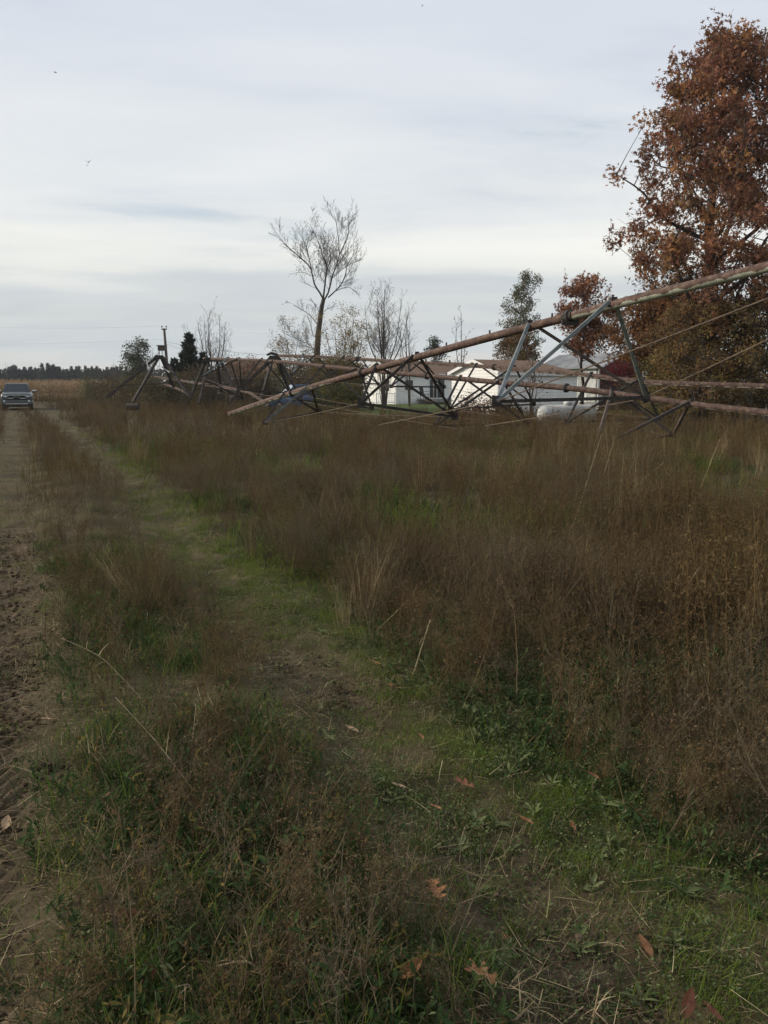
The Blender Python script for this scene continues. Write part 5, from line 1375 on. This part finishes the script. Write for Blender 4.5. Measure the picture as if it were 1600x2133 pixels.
put(5000, 4, 13, lambda x, y, s: np.exp(-((s + 1.78) / .5) ** 4) * np.clip(1.8 * vnoise(x, y, 1.8, 57) - .3, .1, 1) * np.clip((y - 3) / 5, .2, 1), .35, .8, [3, 4, 4, 3], 1.0)
put(7000, 11, 50, lambda x, y, s: np.exp(-((s + 1.78) / .5) ** 4), .5, 1.0, [3, 4, 4, 3], 1.0)
put(2500, 12, 45, lambda x, y, s: (np.exp(-(s / .4) ** 4) + .8 * np.exp(-((s + 1.78) / .45) ** 4)) * .5, .6, 1.0, [3, 4, 4])
put(3000, 5, 40, lambda x, y, s: (s < -2.25) * .7, .9, 1.7, [5, 4, 3, 0], 2)
x, y, s, ix = map(np.concatenate, (X, Y_, S_, I_)); print('grass', len(x))
finish('green_grass', 'green grass along the wheel track and between the weeds', 'grass', gp, x, y, s, ix, rng, .1)

# ---- broad-leaved ground cover and litter
cp_ = [p_clover(21), p_clover(22, ('dgreen', 'pgreen')), p_clover(23, ('pgreen', 'dgreen'), 70, .1, .007, .015), p_rosette(24), p_rosette(25, ('pgreen', 'dgreen'), 9, .04, .08), p_leafy(26, ('dgreen', 'dgreen', 'brown'), big=1.15), p_leafy(27, ('dgreen', 'pgreen', 'brown')), p_leafy(28, ('dgreen', 'ochre', 'brown'))]
X, Y_, S_, I_ = [], [], [], []
put(4600, 1.6, 7, lambda x, y, s: np.exp(-((s - .08) / .40) ** 4) * (1 - .55 * np.exp(-(s / .26) ** 4) * np.clip(2.6 * vnoise(x, y, 1.3, 9) - .5, 0, 1)) * np.clip(1.9 * vnoise(x, y, 1.8, 61) - .35, .06, 1), .5, 1.0, [0, 1, 2, 2, 1, 4])
put(4200, 1.6, 5.4, lambda x, y, s: np.clip((s - .35) / .2, 0, 1) * np.clip(1.6 * vnoise(x, y, 1.5, 62) - .15, .1, 1), .7, 1.2, [0, 1, 1, 3, 4, 5, 6])
put(4800, 1.6, 8, lambda x, y, s: np.exp(-((s + .88) / .46) ** 4) * np.clip(1.8 * vnoise(x, y, 1.2, 63) - .25, .1, 1), .6, 1.2, [5, 5, 6, 7, 3, 1])
put(2600, 4, 12, lambda x, y, s: np.clip((s - .5) / .3, 0, 1) * np.clip(3 * vnoise(x, y, .8, 64) - 1.4, .03, 1), .9, 1.6, [5, 6, 3, 1])
put(2200, 6, 16, lambda x, y, s: np.exp(-((s - .1) / .4) ** 4) * .5, .6, 1.1, [2, 0, 4])
x, y, s, ix = map(np.concatenate, (X, Y_, S_, I_)); print('cover', len(x))
finish('ground_cover', 'low broad-leaved green plants on and beside the wheel track', 'ground cover', cp_, x, y, s, ix, rng, .1)
lp = [p_litter(k) for k in range(51, 55)]
X, Y_, S_, I_ = [], [], [], []
put(2600, 1.6, 9, lambda x, y, s: (.6 * np.exp(-(s / .42) ** 4) + .75 * np.exp(-((s + 1.78) / .5) ** 4)) * np.clip(.2 + vnoise(x, y, 1.7, 71), 0, 1), .6, 1.1, [0, 1, 2, 3])
put(2600, 1.6, 8, lambda x, y, s: (np.abs(s + .9) < .6) * .35 + (s > .4) * .35, .8, 1.3, [0, 1, 2, 3])
put(2200, 9, 40, lambda x, y, s: (np.exp(-(s / .42) ** 4) + .9 * np.exp(-((s + 1.78) / .5) ** 4)) * .9, 1.0, 1.8, [0, 1, 2, 3])
x, y, s, ix = map(np.concatenate, (X, Y_, S_, I_)); print('litter', len(x))
finish('dry_litter', 'dry straw bits and leaf litter trodden into the dirt lane', 'litter', lp, x, y, s, ix, rng, .05)

# ---- clods of soil in the wheel tracks
def p_clod(seed):
    rng = np.random.default_rng(seed); mb = MB()
    for k in range(16):
        r = rng.uniform(.004, .017); c = Vector((rng.normal() * .11, rng.normal() * .11, r * .25)); i = len(mb.V)
        ring = []
        for a, (zz, rr) in enumerate(((-.5, .75), (.15, 1.0), (.7, .55))):
            for q in range(6): mb.V.append(tuple(c + Vector((math.cos(q * 1.047 + a * .5) * rr * rng.uniform(.75, 1.2), math.sin(q * 1.047 + a * .5) * rr * rng.uniform(.75, 1.2), zz * .8)) * r))
        for a in range(2):
            for q in range(6): mb.F.append((i + a * 6 + q, i + a * 6 + (q + 1) % 6, i + a * 6 + 6 + (q + 1) % 6, i + a * 6 + 6 + q)); mb.M.append(0)
        mb.F.append(tuple(i + 12 + q for q in range(6))); mb.M.append(0)
    return mb.mesh('clod', [W_['soil']])
W_['soil'] = plant_mat('soil_clods', (.038, .027, .018), (.075, .055, .036), (.12, .092, .06), 0)
X, Y_, S_, I_ = [], [], [], []
put(3000, 1.6, 10, lambda x, y, s: np.exp(-((s + 1.78) / .42) ** 4) * np.clip(.3 + vnoise(x, y, 2.1, 81), 0, 1), .5, 1.2, [0, 1, 2], 1.0)
put(900, 1.6, 7, lambda x, y, s: np.exp(-(s / .26) ** 4) * np.clip(2.2 * vnoise(x, y, 1.3, 9) - .6, 0, 1), .5, 1.1, [0, 1, 2], .2)
x, y, s, ix = map(np.concatenate, (X, Y_, S_, I_))
finish('soil_clods', 'small crumbs and clods of brown soil in the wheel tracks', 'soil', [p_clod(k) for k in (1, 2, 3)], x, y, s, ix, rng, .05)

# ---- corn field
kp = [p_corn(k) for k in range(5)]
px_, py_ = [], []
for k in range(70):
    yy = 92 + k * .76
    xx = np.arange(-120, -24 - (k < 12) * (12 - k) * .8, .42 if k < 14 else .9); xx = xx[xx < -.33 * yy * .98 + 4.0]
    px_.append(xx + rng.normal(size=len(xx)) * .06); py_.append(np.full(len(xx), yy) + rng.normal(size=len(xx)) * .05)
x, y = np.concatenate(px_), np.concatenate(py_); print('corn', len(x))
finish('corn_field', 'standing field of dry tan corn beyond the pickup', 'corn', kp, x, y, rng.uniform(.9, 1.1, len(x)), rng.integers(0, 5, len(x)), rng, .05)

# ---------------------------------------------------------------- fallen leaves
oak_out = [(0, 0), (.06, .10), (.22, .12), (.30, .20), (.14, .26), (.10, .34), (.34, .42), (.46, .56), (.28, .54), (.13, .52), (.12, .62), (.26, .76), (.28, .88), (.12, .80), (0, 1)]
plain_out = [(0, 0), (.10, .08), (.22, .25), (.27, .45), (.22, .66), (.11, .86), (0, 1)]
lm = [noisy('fallen_leaf_%s' % nme, a, b_, 40, .7, 0, .25) for nme, a, b_ in (('orange', (.26, .11, .045), (.36, .17, .075)), ('red', (.17, .060, .035), (.25, .095, .05)), ('tan', (.38, .24, .13), (.48, .32, .19)), ('brown', (.12, .07, .04), (.18, .11, .06)))]
def fallen(label, px, py, size, kind, mat, yaw, tilt=.15, curl=.15, lift=.02):
    g = G(px, py); o_ = oak_out if kind == 'oak' else plain_out
    mb = MB()
    for q in (1, -1):
        for (a, b_), (c, d) in zip(o_, o_[1:]):
            f = lambda u, v: ((u * q - 0) * size, (v - .5) * size, curl * size * (abs(u) * 1.4 + (v - .5) ** 2 * 1.2))
            ring = [f(0, b_), f(a, b_), f(c, d), f(0, d)] if a > 0 else [f(0, b_), f(c, d), f(0, d)]
            if c == 0: ring = ring[:2] + [ring[-1]] if a > 0 else ring
            mb.face(ring if q > 0 else ring[::-1], 0)
    st = MB()
    o = mb.build('fallen_leaf', lm[mat])
    o.location = (g.x, g.y, gz1(g.x, g.y) + lift); o.rotation_euler = (tilt, tilt * .6, yaw)
    tag(o, label, 'leaf', 'fallen leaves on the lane')
    MB().tube([(0, -.5 * size, 0), (.02 * size, -.72 * size, .03 * size)], .0012, 4).build('stalk', lm[3], o)
for a in [('large orange lobed oak leaf at the bottom centre', 1000, 2080, .115, 'oak', 0, 1.2, .25, .1, .06), ('curled orange-brown leaf at the bottom, left of the large oak leaf', 858, 2080, .085, 'plain', 0, -1.0, .5, .4, .05),
          ('red-brown leaf standing upright at the bottom right', 1430, 2108, .085, 'plain', 1, .1, 1.0, .25, .05), ('red leaf cut by the bottom edge at the right', 1482, 2125, .07, 'plain', 1, .9, .5, .3, .04),
          ('pointed orange-brown leaf on the track at lower right', 1340, 1993, .075, 'plain', 0, .5, .5, .4, .045), ('small curled orange leaf above the large oak leaf', 1052, 1968, .055, 'plain', 0, .6, .5, .4, .045),
          ('orange leaf on the green grass right of the track', 1094, 1742, .07, 'plain', 0, 1.2, .4, .35, .045), ('pale tan round leaf in the middle of the track', 830, 1648, .075, 'plain', 2, 1.5, .3, .1, .035),
          ('pale tan leaf on bare soil farther up the track', 733, 1527, .08, 'plain', 2, 1.2, .3, .1, .03), ('reddish oak leaf at the green edge of the track', 965, 1660, .1, 'oak', 1, 1.3, .3, .2, .05),
          ('small orange leaf just below the reddish oak leaf', 906, 1696, .06, 'plain', 0, 1.4, .3, .3, .04), ('pinkish leaf under twigs in the lower left median', 262, 1985, .11, 'oak', 1, 2.2, .3, .2, .06),
          ('dark red leaf at the bottom of the left median', 312, 2105, .08, 'plain', 1, .2, .6, .3, .05), ('tan leaf fragment at the left edge on the tyre tread', 14, 1722, .07, 'plain', 2, .3, .4, .1, .03),
          ('small orange leaf on grass right of the long orange leaf', 1191, 1755, .045, 'plain', 0, .3, .5, .3, .045), ('tiny orange leaf in the green grass strip', 876, 1560, .045, 'plain', 0, .7, .4, .3, .045),
          ('brown-orange leaf on the grass at the weeds edge', 822, 1455, .09, 'oak', 0, 1.4, .2, .2, .04), ('light brown leaf fragment beside the left wheel track', 98, 1520, .08, 'plain', 2, 2.2, .3, .2, .03),
          ('orange leaf far up at the edge of the green strip', 780, 1405, .08, 'plain', 0, 1.4, .3, .2, .04), ('yellow-orange leaf among the weeds right of the track', 1385, 1576, .09, 'oak', 0, 1.6, .3, .2, .12),
          ('orange-brown crumpled leaf half buried left of the lower track', 905, 1902, .09, 'oak', 0, .4, .3, .3, .05), ('dark red-brown leaf in the low plants right of the track', 1232, 1668, .06, 'plain', 1, 1.0, .3, .3, .07)]:
    fallen(*a)

# ---------------------------------------------------------------- pale dry stalks
stm = noisy('pale_dry_stalk', (.26, .19, .10), (.42, .33, .20), 30, .8)
def stalk(label, b_, tip, r=.004, bow=0.0, depth=None, dy=0.0):
    g = G(*b_) if depth is None else None
    Y = g.y if g is not None else depth
    p0 = P(b_[0], b_[1], Y); p1 = P(tip[0], tip[1], Y + dy)
    p0.z = max(p0.z, gz1(p0.x, p0.y)) - .01
    md = p0.lerp(p1, .55) + Vector((0, 0, bow))
    t_ = thing('dry_stalk', label, 'stalk', p0, 0, 'pale dry stalks standing out of the weeds')
    pts = smooth_path([p0 - p0, p0.lerp(p1, .3) + Vector((0, 0, bow * .7)) - p0, md - p0, p1 - p0], 3)
    MB().tube(pts, [r * (1 - .45 * k / (len(pts) - 1)) for k in range(len(pts))], 5).build('stem', stm, t_)
    rg_ = np.random.default_rng(int(b_[0] + b_[1])); mb = MB()
    for k in range(5): ribbon(mb, pts[3 + k], rv(rg_, .2), rg_.uniform(.05, .13), .004, 0, .8, rg_, 3)
    mb.build('blade', stm, t_)
for a in [('thick pale stalk leaning right at the near edge of the brown weeds', (858, 1424), (896, 1291), .006), ('thin stalk leaning right across the weeds left of centre', (770, 1334), (849, 1251), .003),
          ('pale stalk, left of the two thick ones at right centre', (1380, 1331), (1416, 1194), .005), ('pale stalk, right of the two thick ones at right centre', (1352, 1345), (1457, 1182), .005),
          ('tall tan stalk bent over to the right below the oak', (1280, 1053), (1383, 963), .005), ('tall tan stalk at left of the leaning pair under the barn', (1187, 1125), (1253, 905), .004),
          ('tall tan stalk at right of the leaning pair under the barn', (1236, 1062), (1282, 908), .004), ('long thin stalk slanting far right under the low pipe', (1425, 1104), (1500, 915), .004),
          ('upright short tan stalk in the weeds at right of centre', (1338, 1150), (1324, 1068), .004), ('tan stalk standing in the middle of the weed field', (850, 1010), (852, 950), .006)]:
    stalk(*a)
for a in [('arching pale stalk at the bottom left of the picture', (590, 2133), (455, 2012), .004, .06), ('bent pale stem at the bottom left, beside the arching stalk', (420, 2140), (372, 2055), .003, .03), ('long grey twig leaning right in the left median', (487, 1789), (602, 1702), .004, .01),
          ('long grey twig leaning left in the left median', (412, 1690), (240, 1452), .003, .02), ('upright thin twig in the left median', (397, 1627), (408, 1477), .003, .0), ('twig fallen across the tyre tread at the left edge', (0, 1705), (110, 1705), .003, .0),
          ('cut straw standing at the bottom centre, leftmost', (1022, 2128), (1034, 2045), .003, .0), ('slanting pale straw at the bottom centre', (1067, 2131), (1112, 2086), .004, .0), ('cut straw standing at the bottom centre, right of the slanting one', (1112, 2131), (1131, 2060), .003, .0),
          ('straw standing at the bottom right of centre', (1232, 2133), (1249, 2052), .003, .0), ('straw lying across the lower track', (1220, 1962), (1322, 1969), .002, .01), ('grey twig curving up at the middle of the lane median', (560, 1640), (650, 1590), .003, .03),
          ('pale arched twig in the green of the left median', (300, 1480), (130, 1330), .003, .06), ('reddish twig lying in the near median', (540, 1800), (690, 1720), .003, .02)]:
    stalk(*a)

# ---------------------------------------------------------------- birds
bm_ = principled('dark_feathers', (.02, .02, .022), .8)
def bird(label, px, py, Y, span, dih, yaw):
    p = P(px, py, Y); h = span / 2
    mb = MB()
    mb.tube([(0, -.5 * h, 0), (0, -.3 * h, .0), (0, 0, 0), (0, .3 * h, 0), (0, .55 * h, .02 * h)], [.03 * h, .12 * h, .15 * h, .1 * h, .05 * h], 7)
    for s_ in (-1, 1):
        mb.hexa([(s_ * .05 * h, -.2 * h, 0), (s_ * .55 * h, -.12 * h, dih * .6 * h), (s_ * .55 * h, .1 * h, dih * .6 * h), (s_ * .05 * h, .2 * h, 0)],
                [(s_ * .05 * h, -.2 * h, .04 * h), (s_ * .55 * h, -.12 * h, dih * .6 * h + .03 * h), (s_ * .55 * h, .1 * h, dih * .6 * h + .03 * h), (s_ * .05 * h, .2 * h, .04 * h)])
        mb.hexa([(s_ * .55 * h, -.12 * h, dih * .6 * h), (s_ * h, .02 * h, dih * h), (s_ * h, .06 * h, dih * h), (s_ * .55 * h, .1 * h, dih * .6 * h)],
                [(s_ * .55 * h, -.12 * h, dih * .6 * h + .03 * h), (s_ * h, .02 * h, dih * h + .01 * h), (s_ * h, .06 * h, dih * h + .01 * h), (s_ * .55 * h, .1 * h, dih * .6 * h + .03 * h)])
    mb.hexa([(-.05 * h, .5 * h, 0), (.05 * h, .5 * h, 0), (.1 * h, .8 * h, 0), (-.1 * h, .8 * h, 0)], [(-.05 * h, .5 * h, .03 * h), (.05 * h, .5 * h, .03 * h), (.1 * h, .8 * h, .02 * h), (-.1 * h, .8 * h, .02 * h)])
    o = mb.build('bird', bm_); o.location = p; o.rotation_euler = (0, 0, yaw)
    tag(o, label, 'bird', 'birds flying in the sky')
bird('small dark bird high in the sky near the left edge', 116, 151, 62, .36, .25, R(70))
bird('dark bird with raised wings, lower left part of the sky', 184, 338, 60, .46, .75, R(12))
bird('tiny dark bird just below the one with raised wings', 182, 344.5, 60, .22, .1, R(80))
bird('tiny bird at the very top of the sky right of centre', 880, 12, 75, .28, .3, R(75))
bird('faint tiny bird in the middle of the sky', 692, 291, 90, .2, .2, R(70))

# ---------------------------------------------------------------- air
hm = bpy.data.materials.new('thin_haze'); hm.use_nodes = True
t = hm.node_tree; t.nodes.clear()
ho = N(t, 'ShaderNodeOutputMaterial'); pv = N(t, 'ShaderNodeVolumePrincipled')
pv.inputs['Density'].default_value = 0.00022
pv.inputs['Color'].default_value = (.86, .90, .95, 1)
L(t, pv.outputs[0], ho.inputs['Volume'])
hz = MB().box(-1350, 1350, -70, 1550, -1.5, 30).build('haze', hm)
tag(hz, 'thin pale autumn haze over the fields', 'haze', kind='stuff')
